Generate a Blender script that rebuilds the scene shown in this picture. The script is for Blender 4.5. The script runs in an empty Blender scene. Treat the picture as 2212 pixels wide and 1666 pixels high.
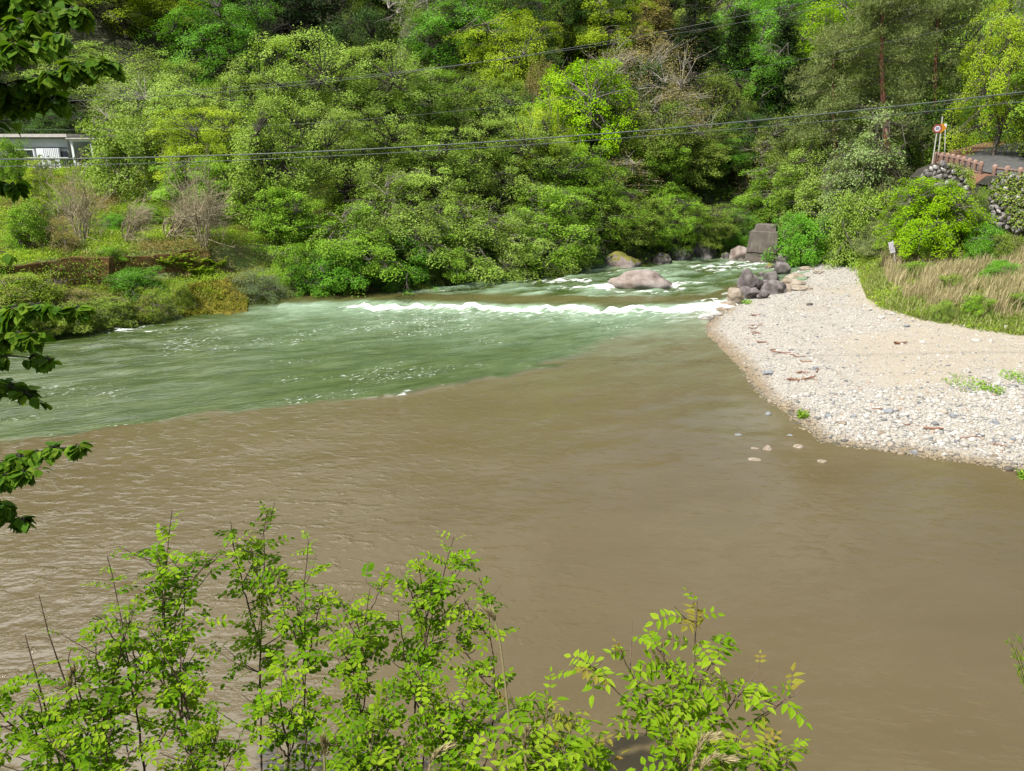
import bpy, bmesh, math, random
import numpy as np
from mathutils import Vector, Matrix, noise as mnoise

# ------------------------------------------------------------------ camera, world, sun, exposure
scene = bpy.context.scene
COL = scene.collection
PITCH = math.radians(17.4); FPX = 1700.0; CX, CY = 1106.0, 833.0; CAMZ = 8.0
cam_d = bpy.data.cameras.new("camera"); cam = bpy.data.objects.new("camera", cam_d); COL.objects.link(cam)
cam.location = (0, 0, CAMZ); cam.rotation_euler = (math.radians(90) - PITCH, 0, 0)
cam_d.sensor_width = 36; cam_d.lens = 36 * FPX / 2212.0; cam_d.clip_start = 0.05; cam_d.clip_end = 1000
scene.camera = cam
SUN_EL = math.radians(55); SUN_ROT = math.radians(180 + 48)      # behind and to the left of the camera
S = Vector((math.sin(SUN_ROT) * math.cos(SUN_EL), math.cos(SUN_ROT) * math.cos(SUN_EL), math.sin(SUN_EL)))
sd = bpy.data.lights.new("sun", 'SUN'); sd.energy = 5.0; sd.angle = math.radians(0.55); sd.color = (1.0, 0.955, 0.87)
sun = bpy.data.objects.new("sun", sd); COL.objects.link(sun); sun.location = S * 60
sun.rotation_euler = S.to_track_quat('Z', 'Y').to_euler()
world = bpy.data.worlds.new("World"); scene.world = world; world.use_nodes = True
wt = world.node_tree; wt.nodes.clear()
wo = wt.nodes.new('ShaderNodeOutputWorld'); wb = wt.nodes.new('ShaderNodeBackground'); wb.inputs[1].default_value = 0.092
sky = wt.nodes.new('ShaderNodeTexSky'); sky.sky_type = 'NISHITA'; sky.sun_disc = False
sky.sun_elevation = SUN_EL; sky.sun_rotation = SUN_ROT; sky.air_density = 1.0; sky.dust_density = 1.2
wtc = wt.nodes.new('ShaderNodeTexCoord'); wn = wt.nodes.new('ShaderNodeTexNoise')
wn.inputs['Scale'].default_value = 2.3; wn.inputs['Detail'].default_value = 7; wn.inputs['Roughness'].default_value = 0.6
wr = wt.nodes.new('ShaderNodeValToRGB'); wr.color_ramp.elements[0].position = 0.47; wr.color_ramp.elements[1].position = 0.6
wm = wt.nodes.new('ShaderNodeMix'); wm.data_type = 'RGBA'; wm.inputs['B'].default_value = (8.5, 8.6, 8.8, 1)
wt.links.new(wtc.outputs['Generated'], wn.inputs['Vector']); wt.links.new(wn.outputs['Fac'], wr.inputs[0])
# unseen bright cloud patch added high ahead-left to put glints on the river
wd = wt.nodes.new('ShaderNodeVectorMath'); wd.operation = 'DOT_PRODUCT'; wd.inputs[1].default_value = (-.40, .50, .77); wt.links.new(wtc.outputs['Generated'], wd.inputs[0])
wq = wt.nodes.new('ShaderNodeMapRange'); wq.inputs[1].default_value = .93; wq.inputs[2].default_value = .99; wq.inputs[3].default_value = 8.0; wq.inputs[4].default_value = 48.0; wt.links.new(wd.outputs['Value'], wq.inputs[0])
wv = wt.nodes.new('ShaderNodeCombineColor')
for i_ in range(3): wt.links.new(wq.outputs[0], wv.inputs[i_])
wt.links.new(wv.outputs[0], wm.inputs['B'])
wf = wt.nodes.new('ShaderNodeMapRange'); wf.inputs[1].default_value = .90; wf.inputs[2].default_value = .96; wt.links.new(wd.outputs['Value'], wf.inputs[0])
wx = wt.nodes.new('ShaderNodeMath'); wx.operation = 'MAXIMUM'; wt.links.new(wf.outputs[0], wx.inputs[0]); wt.links.new(wr.outputs[0], wx.inputs[1])
wt.links.new(wx.outputs[0], wm.inputs['Factor']); wt.links.new(sky.outputs[0], wm.inputs['A'])
wt.links.new(wm.outputs['Result'], wb.inputs[0]); wt.links.new(wb.outputs[0], wo.inputs[0])
scene.view_settings.view_transform = 'Standard'; scene.view_settings.look = 'None'
scene.view_settings.exposure = 0.62; scene.view_settings.gamma = 1.0
scene.cycles.max_bounces = 8; scene.cycles.transparent_max_bounces = 6
scene.cycles.diffuse_bounces = 3; scene.cycles.glossy_bounces = 2; scene.cycles.transmission_bounces = 4
scene.cycles.caustics_reflective = False; scene.cycles.caustics_refractive = False

RNG = np.random.default_rng(7)
random.seed(7)

# ------------------------------------------------------------------ survey helpers (photo pixel -> world point at a known height / depth)
def ray(px, py):
    a = (px - CX) / FPX; b = (CY - py) / FPX
    return np.array([a, math.cos(PITCH) + b * math.sin(PITCH), -math.sin(PITCH) + b * math.cos(PITCH)])
def PZ(px, py, z=0.0):
    d = ray(px, py); t = (z - CAMZ) / d[2]; return np.array([0, 0, CAMZ]) + d * t
def PY(px, py, Y):
    d = ray(px, py); return np.array([0, 0, CAMZ]) + d * (Y / d[1])

# ------------------------------------------------------------------ numpy noise
def _hash(ix, iy, seed):
    h = (ix.astype(np.int64) * 374761393 + iy.astype(np.int64) * 668265263 + seed * 974634777) & 0xFFFFFFFF
    h = ((h ^ (h >> 13)) * 1274126177) & 0xFFFFFFFF
    return ((h ^ (h >> 16)) & 0xFFFF) / 65535.0
def vnoise(x, y, seed=0):
    x = np.asarray(x, float); y = np.asarray(y, float)
    ix = np.floor(x); iy = np.floor(y); fx = x - ix; fy = y - iy
    fx = fx * fx * (3 - 2 * fx); fy = fy * fy * (3 - 2 * fy)
    a = _hash(ix, iy, seed); b = _hash(ix + 1, iy, seed); c = _hash(ix, iy + 1, seed); d = _hash(ix + 1, iy + 1, seed)
    return (a * (1 - fx) + b * fx) * (1 - fy) + (c * (1 - fx) + d * fx) * fy
def fbm(x, y, seed=0, oct=4):
    s = 0; amp = 0.5; tot = 0
    for o in range(oct):
        s = s + amp * vnoise(x * 2 ** o, y * 2 ** o, seed + o * 17); tot += amp; amp *= 0.5
    return s / tot
def sstep(a, b, x):
    t = np.clip((x - a) / (b - a), 0, 1); return t * t * (3 - 2 * t)

# ------------------------------------------------------------------ mesh helpers
def mesh_np(name, verts, faces, v=None, smooth=False, attrs=None, mats=None, mat_idx=None):
    verts = np.asarray(verts, np.float32); faces = [np.asarray(f, np.int32) for f in (faces if isinstance(faces, list) else [faces])]
    me = bpy.data.meshes.new(name); me.vertices.add(len(verts)); me.vertices.foreach_set('co', verts.ravel())
    nl = sum(f.size for f in faces); nf = sum(len(f) for f in faces)
    me.loops.add(nl); me.polygons.add(nf)
    me.loops.foreach_set('vertex_index', np.concatenate([f.ravel() for f in faces]))
    st = []; o = 0
    for f in faces:
        st.append(o + np.arange(len(f)) * f.shape[1]); o += f.size
    me.polygons.foreach_set('loop_start', np.concatenate(st).astype(np.int32))
    if mat_idx is not None: me.polygons.foreach_set('material_index', np.asarray(mat_idx, np.int32))
    me.update(calc_edges=True)
    me.polygons.foreach_set('use_smooth', np.full(nf, bool(smooth)))
    if v is not None:
        attrs = dict(attrs or {}); attrs['v'] = v
    for k, a in (attrs or {}).items():
        at = me.attributes.new(k, 'FLOAT', 'POINT'); at.data.foreach_set('value', np.asarray(a, np.float32))
    for m in (mats or []): me.materials.append(m)
    return me
class Acc:
    def __init__(s): s.V = []; s.F = {}; s.v = []; s.n = 0
    def add(s, V, F, v=None):
        V = np.asarray(V, float).reshape(-1, 3); F = np.asarray(F, int)
        s.F.setdefault(F.shape[1], []).append(F + s.n); s.V.append(V); s.n += len(V)
        s.v.append(np.full(len(V), 0.5) if v is None else (np.full(len(V), v) if np.isscalar(v) else np.asarray(v)))
    def mesh(s, name, mat=None, smooth=False):
        if not s.V: return mesh_np(name, np.zeros((3, 3)), np.array([[0, 1, 2]]), mats=[mat] if mat else None)
        return mesh_np(name, np.concatenate(s.V), [np.concatenate(f) for f in s.F.values()], v=np.concatenate(s.v), smooth=smooth, mats=[mat] if mat else None)
def tube(acc, pts, rad, sides=6, v=0.5, cap=True):
    pts = np.asarray(pts, float); n = len(pts); rad = np.broadcast_to(np.asarray(rad, float), (n,))
    tg = np.gradient(pts, axis=0); tg /= np.linalg.norm(tg, axis=1)[:, None] + 1e-9
    ref = np.where(np.abs(tg[:, 2:3]) > 0.9, np.array([[1.0, 0, 0]]), np.array([[0, 0, 1.0]]))
    a = np.cross(tg, ref); a /= np.linalg.norm(a, axis=1)[:, None] + 1e-9; b = np.cross(tg, a)
    ang = np.arange(sides) * 2 * math.pi / sides
    V = pts[:, None] + rad[:, None, None] * (np.cos(ang)[None, :, None] * a[:, None] + np.sin(ang)[None, :, None] * b[:, None])
    i = np.arange(n - 1)[:, None] * sides; j = np.arange(sides)[None]; k = (j + 1) % sides
    F = np.stack([i + j, i + k, i + sides + k, i + sides + j], -1).reshape(-1, 4)
    acc.add(V.reshape(-1, 3), F, v)
    if cap and rad[-1] > 0.02:
        acc.add(V[-1], np.arange(sides)[None]); acc.add(V[0], np.arange(sides)[None][:, ::-1])
BOXF = np.array([[0, 3, 2, 1], [4, 5, 6, 7], [0, 1, 5, 4], [1, 2, 6, 5], [2, 3, 7, 6], [3, 0, 4, 7]])
def box(acc, c, s, rot=0.0, v=0.5, M=None):
    x, y, z = [q / 2 for q in s]
    V = np.array([[-x, -y, -z], [x, -y, -z], [x, y, -z], [-x, y, -z], [-x, -y, z], [x, -y, z], [x, y, z], [-x, y, z]])
    if rot: cr, sr = math.cos(rot), math.sin(rot); V = V @ np.array([[cr, sr, 0], [-sr, cr, 0], [0, 0, 1]])
    if M is not None: V = V @ np.array(M.to_3x3()).T
    acc.add(V + np.asarray(c), BOXF, v)
def rand_unit(r, n): return unit(r.normal(size=(n, 3)))
def unit(a): return a / (np.linalg.norm(a, axis=-1, keepdims=True) + 1e-9)
LEAF = {
 'dia': (np.array([[0, 0, 0], [.45, .5, 0], [1, 0, 0], [.45, -.5, 0]]), np.array([[0, 3, 2, 1]])),
 'oval': (np.array([[0, 0, 0], [.28, .42, .07], [.72, .40, .06], [1, 0, -.05], [.72, -.40, .06], [.28, -.42, .07]]), np.array([[0, 3, 2, 1], [0, 5, 4, 3]])),
 'ovate': (np.array([[0, 0, 0], [.10, .30, .02], [.38, .5, .03], [.74, .33, 0], [1.08, 0, -.09], [.74, -.33, 0], [.38, -.5, .03], [.10, -.30, .02], [.4, 0, 0]]),
           np.array([[0, 8, 2, 1], [8, 4, 3, 2], [0, 7, 6, 8], [8, 6, 5, 4]])),
 'lance': (np.array([[0, 0, 0], [.3, .5, .05], [.65, .36, .02], [1, 0, -.06], [.65, -.36, .02], [.3, -.5, .05]]), np.array([[0, 3, 2, 1], [0, 5, 4, 3]])),
}
def leaves(acc, P, D, N, L, W, v, shape='dia'):
    T, F = LEAF[shape]
    P = np.asarray(P); D = unit(np.asarray(D)); B = unit(np.cross(np.asarray(N), D)); N = np.cross(D, B)
    L = np.broadcast_to(L, (len(P),))[:, None, None]; W = np.broadcast_to(W, (len(P),))[:, None, None]
    V = P[:, None] + L * T[None, :, 0:1] * D[:, None] + W * T[None, :, 1:2] * B[:, None] + L * T[None, :, 2:3] * N[:, None]
    k = len(T); Fa = (np.arange(len(P))[:, None, None] * k + F[None]).reshape(-1, F.shape[1])
    acc.add(V.reshape(-1, 3), Fa, np.repeat(v, k))
def obj(name, me, parent=None, loc=(0, 0, 0), rz=0.0):
    o = bpy.data.objects.new(name, me); COL.objects.link(o); o.location = loc; o.rotation_euler = (0, 0, rz)
    if parent is not None: o.parent = parent
    return o
def tag(o, label, cat, group=None, kind=None):
    if label: o["label"] = label
    if cat: o["category"] = cat
    if group: o["group"] = group
    if kind: o["kind"] = kind
    return o
def thing(name, label, cat, loc=(0, 0, 0), rz=0.0, group=None):
    o = bpy.data.objects.new(name, None); COL.objects.link(o); o.empty_display_size = 0.2
    o.location = loc; o.rotation_euler = (0, 0, rz); return tag(o, label, cat, group)

# ------------------------------------------------------------------ materials
def new_mat(name):
    m = bpy.data.materials.new(name); m.use_nodes = True; nt = m.node_tree; nt.nodes.clear()
    return m, nt, nt.nodes.new('ShaderNodeOutputMaterial')
def N_(nt, t, **kw):
    n = nt.nodes.new(t)
    for k, val in kw.items(): n.inputs[k.replace('_', ' ')].default_value = val
    return n
def ramp(nt, stops, fac=None):
    r = nt.nodes.new('ShaderNodeValToRGB'); e = r.color_ramp.elements
    while len(e) < len(stops): e.new(0.5)
    for el, (p, c) in zip(e, stops): el.position = p; el.color = (*c, 1) if len(c) == 3 else c
    if fac is not None: nt.links.new(fac, r.inputs[0])
    return r
def attr(nt, name):
    a = nt.nodes.new('ShaderNodeAttribute'); a.attribute_name = name; return a.outputs['Fac']
def mixc(nt, fac, a, b, mode='MIX'):
    m = nt.nodes.new('ShaderNodeMix'); m.data_type = 'RGBA'; m.blend_type = mode
    for sock, val in ((m.inputs['Factor'], fac), (m.inputs['A'], a), (m.inputs['B'], b)):
        if hasattr(val, 'is_output'): nt.links.new(val, sock)
        else: sock.default_value = val if not isinstance(val, tuple) or len(val) == 4 else (*val, 1)
    return m.outputs['Result']
def math_(nt, op, a, b=None, clamp=False):
    m = nt.nodes.new('ShaderNodeMath'); m.operation = op; m.use_clamp = clamp
    for i, val in enumerate((a, b)):
        if val is None: continue
        if hasattr(val, 'is_output'): nt.links.new(val, m.inputs[i])
        else: m.inputs[i].default_value = val
    return m.outputs[0]
def noise_(nt, scale, detail=4, rough=0.55, mapping=None, rotz=0.0):
    tc = nt.nodes.new('ShaderNodeTexCoord'); n = nt.nodes.new('ShaderNodeTexNoise')
    n.inputs['Scale'].default_value = scale; n.inputs['Detail'].default_value = detail; n.inputs['Roughness'].default_value = rough
    if mapping:
        r = nt.nodes.new('ShaderNodeMapping'); r.inputs['Rotation'].default_value = (0, 0, rotz); nt.links.new(tc.outputs['Object'], r.inputs[0])
        mp = nt.nodes.new('ShaderNodeMapping'); mp.inputs['Scale'].default_value = mapping
        nt.links.new(r.outputs[0], mp.inputs[0]); nt.links.new(mp.outputs[0], n.inputs['Vector'])
    else: nt.links.new(tc.outputs['Object'], n.inputs['Vector'])
    return n.outputs['Fac']
def bump_(nt, h, strength=0.5, dist=0.05):
    b = nt.nodes.new('ShaderNodeBump'); b.inputs['Strength'].default_value = strength; b.inputs['Distance'].default_value = dist
    nt.links.new(h, b.inputs['Height']); return b.outputs[0]
def leaf_mat(name, cols, trans=0.35, tcol=None, rough=0.65, spec=0.06, var=0.2):
    m, nt, out = new_mat(name)
    r = ramp(nt, [(i / (len(cols) - 1), c) for i, c in enumerate(cols)], attr(nt, 'v'))
    oi = nt.nodes.new('ShaderNodeObjectInfo')
    hs = N_(nt, 'ShaderNodeHueSaturation'); nt.links.new(r.outputs[0], hs.inputs['Color'])
    mr = nt.nodes.new('ShaderNodeMapRange'); nt.links.new(oi.outputs['Random'], mr.inputs[0]); mr.inputs[3].default_value = 1 - var; mr.inputs[4].default_value = 1 + var
    nt.links.new(mr.outputs[0], hs.inputs['Value'])
    p = N_(nt, 'ShaderNodeBsdfPrincipled', Roughness=rough); p.inputs['Specular IOR Level'].default_value = spec
    nt.links.new(hs.outputs[0], p.inputs['Base Color'])
    t = nt.nodes.new('ShaderNodeBsdfTranslucent')
    tc = mixc(nt, 1.0, hs.outputs[0], tcol or (1.25, 1.2, 0.6, 1), 'MULTIPLY'); nt.links.new(tc, t.inputs[0])
    mx = nt.nodes.new('ShaderNodeMixShader'); mx.inputs[0].default_value = trans
    nt.links.new(p.outputs[0], mx.inputs[1]); nt.links.new(t.outputs[0], mx.inputs[2]); nt.links.new(mx.outputs[0], out.inputs[0])
    return m
def simple_mat(name, stops, scale=6, rough=0.8, bump=0.4, bdist=0.03, detail=6, mapping=None, spec=0.3, metallic=0):
    m, nt, out = new_mat(name); n = noise_(nt, scale, detail, 0.6, mapping)
    r = ramp(nt, stops, n); p = N_(nt, 'ShaderNodeBsdfPrincipled', Roughness=rough, Metallic=metallic); p.inputs['Specular IOR Level'].default_value = spec
    nt.links.new(r.outputs[0], p.inputs['Base Color'])
    if bump: nt.links.new(bump_(nt, n, bump, bdist), p.inputs['Normal'])
    nt.links.new(p.outputs[0], out.inputs[0]); return m
LM = {
 'olive':  leaf_mat('olive leaves', [(0.152, 0.262, 0.034), (0.250, 0.384, 0.051), (0.378, 0.476, 0.134)], 0.26),
 'mid':    leaf_mat('mid green leaves', [(0.102, 0.228, 0.018), (0.180, 0.336, 0.026), (0.300, 0.432, 0.054)], 0.24),
 'green':  leaf_mat('fresh green leaves', [(0.071, 0.214, 0.017), (0.123, 0.304, 0.024), (0.190, 0.380, 0.043)], 0.28),
 'bright': leaf_mat('bright maple leaves', [(.135, .290, .004), (.215, .390, .006), (.31, .45, .014)], 0.34, var=.1),
 'yellow': leaf_mat('yellow green leaves', [(0.210, 0.330, 0.012), (0.300, 0.420, 0.018), (0.380, 0.460, 0.045)], 0.30, var=.15),
 'dark':   leaf_mat('dark evergreen leaves', [(0.027, 0.068, 0.013), (0.050, 0.108, 0.018), (0.090, 0.153, 0.032)], 0.12),
 'oak':    leaf_mat('evergreen oak leaves', [(0.098, 0.172, 0.021), (0.167, 0.253, 0.031), (0.299, 0.322, 0.075)], 0.18),
 'cedar':  leaf_mat('cedar needles', [(0.017, 0.043, 0.012), (0.029, 0.064, 0.017), (0.072, 0.085, 0.027)], .15),
 'pine':   leaf_mat('pine needles', [(.12, .165, .055), (.18, .225, .075), (.26, .29, .12)], .3),
 'mint':   leaf_mat('pale mint leaves', [(0.190, 0.285, 0.095), (0.266, 0.370, 0.133), (0.351, 0.437, 0.190)], .38),
 'twig':   leaf_mat('sparse brownish buds', [(.22, .20, .07), (.32, .28, .10), (.40, .34, .15)], .3),
 'grey':   leaf_mat('grey willow leaves', [(.14, .21, .09), (.20, .27, .12), (.27, .33, .17)], .32),
 'locust': leaf_mat('locust leaflets', [(0.077, 0.189, 0.005), (0.153, 0.288, 0.007), (0.297, 0.414, 0.023)], .45, var=.12),
 'sumac':  leaf_mat('sumac leaflets', [(0.111, 0.230, 0.007), (0.187, 0.323, 0.010), (0.281, 0.383, 0.025)], .48, var=.1),
 'red':    leaf_mat('young reddish leaflets', [(0.230, 0.162, 0.034), (0.255, 0.255, 0.034), (0.187, 0.272, 0.017)], .4, var=.1),
 'lime':   leaf_mat('broad lime leaves', [(0.043, 0.114, 0.009), (0.081, 0.171, 0.011), (0.142, 0.228, 0.019)], .42, var=.08),
 'fern':   leaf_mat('bright fern fronds', [(0.170, 0.306, 0.010), (0.238, 0.365, 0.015), (0.306, 0.408, 0.034)], .42, var=.1),
 'moss':   leaf_mat('yellow moss tufts', [(.060, .070, .008), (.125, .145, .010), (.22, .235, .018)], .2, var=0),
 'cover':  leaf_mat('bank weeds', [(.30, .21, .13), (.29, .27, .08), (.19, .31, .03), (.28, .42, .035), (.36, .47, .06)], .38, var=.0),
 'under':  leaf_mat('forest undergrowth', [(.045, .085, .012), (.085, .15, .018), (.14, .21, .03)], .3, var=0),  # greens kept extra dark so shade between the crowns is in the colour
 'grass':  leaf_mat('green grass', [(0.135, 0.216, 0.032), (0.243, 0.306, 0.077), (0.396, 0.387, 0.180)], .38, var=0),
 'reed':   leaf_mat('dry reed', [(0.255, 0.238, 0.102), (0.408, 0.348, 0.187), (0.527, 0.451, 0.281)], .3, tcol=(1, .95, .8, 1), var=0),
}
BARK = simple_mat('grey brown bark', [(.3, (.06, .05, .04)), (.7, (.18, .16, .13))], 9, .9, .5)
BARKD = simple_mat('dark bark', [(.3, (.02, .017, .014)), (.7, (.06, .05, .042))], 9, .9, .5)  # bark in a darker tone
BARKP = simple_mat('pale grey bark', [(.3, (.20, .18, .15)), (.7, (.36, .33, .28))], 9, .9, .4)
BARKR = simple_mat('red pine bark', [(.3, (.16, .06, .04)), (.55, (.30, .13, .09)), (.75, (.38, .24, .18))], 5, .9, .6)
TWIG = simple_mat('dry brown twigs', [(.3, (.20, .165, .10)), (.7, (.37, .315, .21))], 9, .9, .2)
STEM = simple_mat('thorny young stem', [(.3, (.07, .045, .032)), (.7, (.16, .11, .08))], 30, .7, .3, .004)
def rock_mat(name, stops, moss=0.0, scale=3.0, wet=False):
    m, nt, out = new_mat(name)
    n1 = noise_(nt, scale, 8, .62); n2 = noise_(nt, scale * .6, 3, .5); r = ramp(nt, stops, n1)
    col = mixc(nt, math_(nt, 'MULTIPLY', ramp(nt, [(.42, (0, 0, 0)), (.62, (1, 1, 1))], n2).outputs[0], .55), r.outputs[0], (.30, .27, .25, 1))
    # dark seams
    v = nt.nodes.new('ShaderNodeTexVoronoi'); v.feature = 'DISTANCE_TO_EDGE'; v.inputs['Scale'].default_value = 1.1
    tc = nt.nodes.new('ShaderNodeTexCoord'); wv = nt.nodes.new('ShaderNodeVectorMath'); wv.operation = 'ADD'
    nn = nt.nodes.new('ShaderNodeTexNoise'); nn.inputs['Scale'].default_value = 2.0; nt.links.new(tc.outputs['Object'], nn.inputs['Vector'])
    nt.links.new(tc.outputs['Object'], wv.inputs[0]); nt.links.new(nn.outputs['Color'], wv.inputs[1]); nt.links.new(wv.outputs[0], v.inputs['Vector'])
    crack = ramp(nt, [(0.0, (1, 1, 1)), (.025, (0, 0, 0))], v.outputs['Distance'])
    col = mixc(nt, math_(nt, 'MULTIPLY', crack.outputs[0], .5), col, (.07, .055, .05, 1))
    if moss > 0:
        g = nt.nodes.new('ShaderNodeNewGeometry'); sx = nt.nodes.new('ShaderNodeSeparateXYZ'); nt.links.new(g.outputs['Normal'], sx.inputs[0])
        f = math_(nt, 'ADD', sx.outputs['Z'], math_(nt, 'MULTIPLY', math_(nt, 'SUBTRACT', n1, .5), 1.6))
        mk = ramp(nt, [(1 - moss, (0, 0, 0)), (min(1, 1.12 - moss), (1, 1, 1))], f)
        col = mixc(nt, mk.outputs[0], col, mixc(nt, n2, (.06, .06, .008), (.20, .19, .02)))
    p = N_(nt, 'ShaderNodeBsdfPrincipled', Roughness=.45 if wet else .82); nt.links.new(col, p.inputs['Base Color'])
    nt.links.new(bump_(nt, n1, .7, .06), p.inputs['Normal']); nt.links.new(p.outputs[0], out.inputs[0]); return m
ROCKPINK = rock_mat('pale pinkish granite', [(.3, (.095, .068, .056)), (.48, (.19, .148, .124)), (.72, (.31, .265, .23))], scale=1.6)
ROCKPURP = rock_mat('purple grey boulder stone', [(.3, (.05, .041, .041)), (.55, (.105, .086, .084)), (.75, (.21, .19, .175))], scale=2.4)
ROCKMOSS = rock_mat('mossy boulder stone', [(.3, (0.112, 0.073, 0.065)), (.6, (0.224, 0.172, 0.155)), (.8, (0.361, 0.327, 0.292))], moss=.52)
ROCKDARK = rock_mat('shaded bank rock', [(.3, (.025, .022, .02)), (.6, (.065, .058, .052)), (.80, (.20, .18, .16))], moss=.15)  # shade under the bank trees is put into these dark tones
ROCKTAN = rock_mat('tan ledge rock', [(.3, (0.172, 0.133, 0.090)), (.55, (0.284, 0.232, 0.172)), (.75, (0.387, 0.344, 0.284))], scale=2.0)
ROCKWHITE = rock_mat('white cobble stone', [(.3, (0.361, 0.344, 0.310)), (.7, (0.533, 0.516, 0.482))], scale=6)
ROCKBLUE = rock_mat('bluish grey cobble stone', [(.3, (0.146, 0.163, 0.181)), (.7, (0.284, 0.301, 0.318))], scale=6)

# ------------------------------------------------------------------ terrain
FB = np.array([PZ(*p, z)[:2] for *p, z in [(-420, 815, 0), (-250, 790, 0), (0, 752, 0), (130, 727, 0), (300, 697, 0), (400, 684, 0), (500, 670, 0), (620, 655, 0), (720, 648, 0),
      (800, 634, .2), (1000, 609, .3), (1200, 586, .3), (1400, 568, .3), (1600, 553, .3), (1700, 549, .3)]] + [[30, 62], [45, 72], [75, 90], [120, 110]])
RBP = np.array([PZ(*p, z)[:2] for *p, z in [(2700, 1090, 0), (2400, 1045, 0), (2212, 1022, 0), (2100, 1003, 0), (1980, 985, 0), (1850, 970, 0), (1770, 955, 0), (1735, 925, 0), (1700, 893, 0), (1640, 858, 0),
      (1600, 802, 0), (1560, 756, 0), (1522, 716, 0), (1530, 690, 0), (1570, 662, 0), (1598, 636, .2), (1615, 608, .3), (1655, 580, .3), (1690, 560, .3)]] + [[27, 57], [33, 61], [60, 74], [120, 96]])
GLN = np.array([PZ(*p, .7)[:2] for p in [(2900, 800), (2500, 768), (2212, 733), (2100, 716), (1990, 694), (1905, 665), (1872, 640), (1858, 605), (1850, 572)]] + [[24.5, 53], [28.5, 57], [34, 60], [60, 72], [120, 94]])
ROADY = np.array([12, 20, 28, 36, 40, 43, 46, 49, 52, 56, 60, 66, 90]); ROADX = np.array([50, 44, 38, 30.3, 27.9, 26.9, 26.8, 28, 30.6, 35, 41, 50, 90])
ROADZ = np.array([2.5, 3.5, 4.6, 5.5, 5.95, 6.3, 6.65, 7.0, 7.35, 7.8, 8.3, 9, 12])
def seg_dist(x, y, P):
    d = np.full(np.shape(x), 1e9)
    for (ax, ay), (bx, by) in zip(P[:-1], P[1:]):
        ux, uy = bx - ax, by - ay; t = np.clip(((x - ax) * ux + (y - ay) * uy) / (ux * ux + uy * uy), 0, 1)
        d = np.minimum(d, np.hypot(x - ax - t * ux, y - ay - t * uy))
    return d
def inside(x, y, P):
    c = np.zeros(np.shape(x), bool); n = len(P)
    for i in range(n):
        x1, y1 = P[i]; x2, y2 = P[(i + 1) % n]
        if y1 == y2: continue
        c ^= ((y1 > y) != (y2 > y)) & (x < (x2 - x1) * (y - y1) / (y2 - y1) + x1)
    return c
RPOLY = np.vstack([RBP, [[200, 96], [200, 5], [60, 5]]]); UPOLY = np.vstack([GLN, [[200, 94], [200, 10]]])
def fields(x, y):
    x = np.asarray(x, float); y = np.asarray(y, float); f = {}
    yb = np.interp(x, FB[:, 0], FB[:, 1]); yb = np.where(x < FB[0, 0], FB[0, 1] + (x - FB[0, 0]) * .35, yb)
    f['dF'] = np.where(y > yb, 1, -1) * np.minimum(seg_dist(x, y, FB), np.abs(y - yb))
    f['R'] = inside(x, y, RPOLY); f['dR'] = seg_dist(x, y, RBP); f['U'] = inside(x, y, UPOLY) & f['R']; f['dL'] = seg_dist(x, y, GLN)
    f['xr'] = np.interp(y, ROADY, ROADX)
    return f
def H(x, y, f=None, rough=True):
    x = np.asarray(x, float); y = np.asarray(y, float); f = f or fields(x, y); dF = f['dF']
    z = -np.minimum(1.3, .28 * np.minimum(np.abs(dF), f['dR']))
    cen = np.interp(dF, [0, .8, 3, 8, 16, 25, 60, 120], [0, .6, 1.4, 3.4, 7.6, 12.5, 34, 70])
    lef = np.interp(dF, [0, .5, 2, 3.2, 3.75, 7, 10, 18, 26, 40, 70, 120], [0, .55, 1.15, 1.35, 2.6, 2.9, 3.3, 5.9, 6.1, 13.5, 33, 62])
    w = sstep(-13.5, -9.5, x); far = lef * (1 - w) + cen * w
    n = fbm(x * .35, y * .35, 3, 4) - .5
    if rough: far = far + n * np.clip(dF * .12, 0, 1.1) * (.35 + .65 * w)
    z = np.where(dF > 0, far, z)
    bar = np.interp(f['dR'], [0, .6, 3, 8, 14], [0, .08, .38, .7, .9]) + (n * .22 * np.clip(f['dR'] * .3, 0, 1) if rough else 0)
    zr = np.interp(y, ROADY, ROADZ); dE = np.maximum(0, f['xr'] - 2.9 - x)
    t = np.where(dE <= 0, 1.0, f['dL'] / (f['dL'] + dE + 1e-6)); e = np.interp(t, [0, .1, .5, .75, .9, 1], [0, .10, .27, .42, .62, 1])
    low = np.minimum(bar, .95)
    up = low + (zr - low) * e + (n * .5 * np.clip(f['dL'] * .3, 0, 1) * np.clip(dE * .4, 0, 1) if rough else 0)
    rr = x - f['xr'] - 2.6; up = np.where(rr > 0, zr + .62 * rr + np.where(rr > 1.5, n * 1.2, 0), up)
    z = np.where(f['R'], np.where(f['U'], np.maximum(up, bar * .999), bar), z)
    near = np.interp(y, [-20, -3, 1, 4.5, 7.7, 9.8], [7.2, 7.0, 6.3, 2.9, -.5, -1.4])
    return np.maximum(z, near)
def h1(x, y): return float(H(np.array([x]), np.array([y]))[0])
def PG(px, py, tmin=4.0, tmax=140):
    d = ray(px, py); t = np.arange(tmin, tmax, .1); P = np.array([0, 0, CAMZ]) + d[None] * t[:, None]
    hh = H(P[:, 0], P[:, 1]); k = np.argmax(P[:, 2] <= np.maximum(hh, -.02)); q = P[k]; return np.array([q[0], q[1], max(hh[k], 0.0)])

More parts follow.
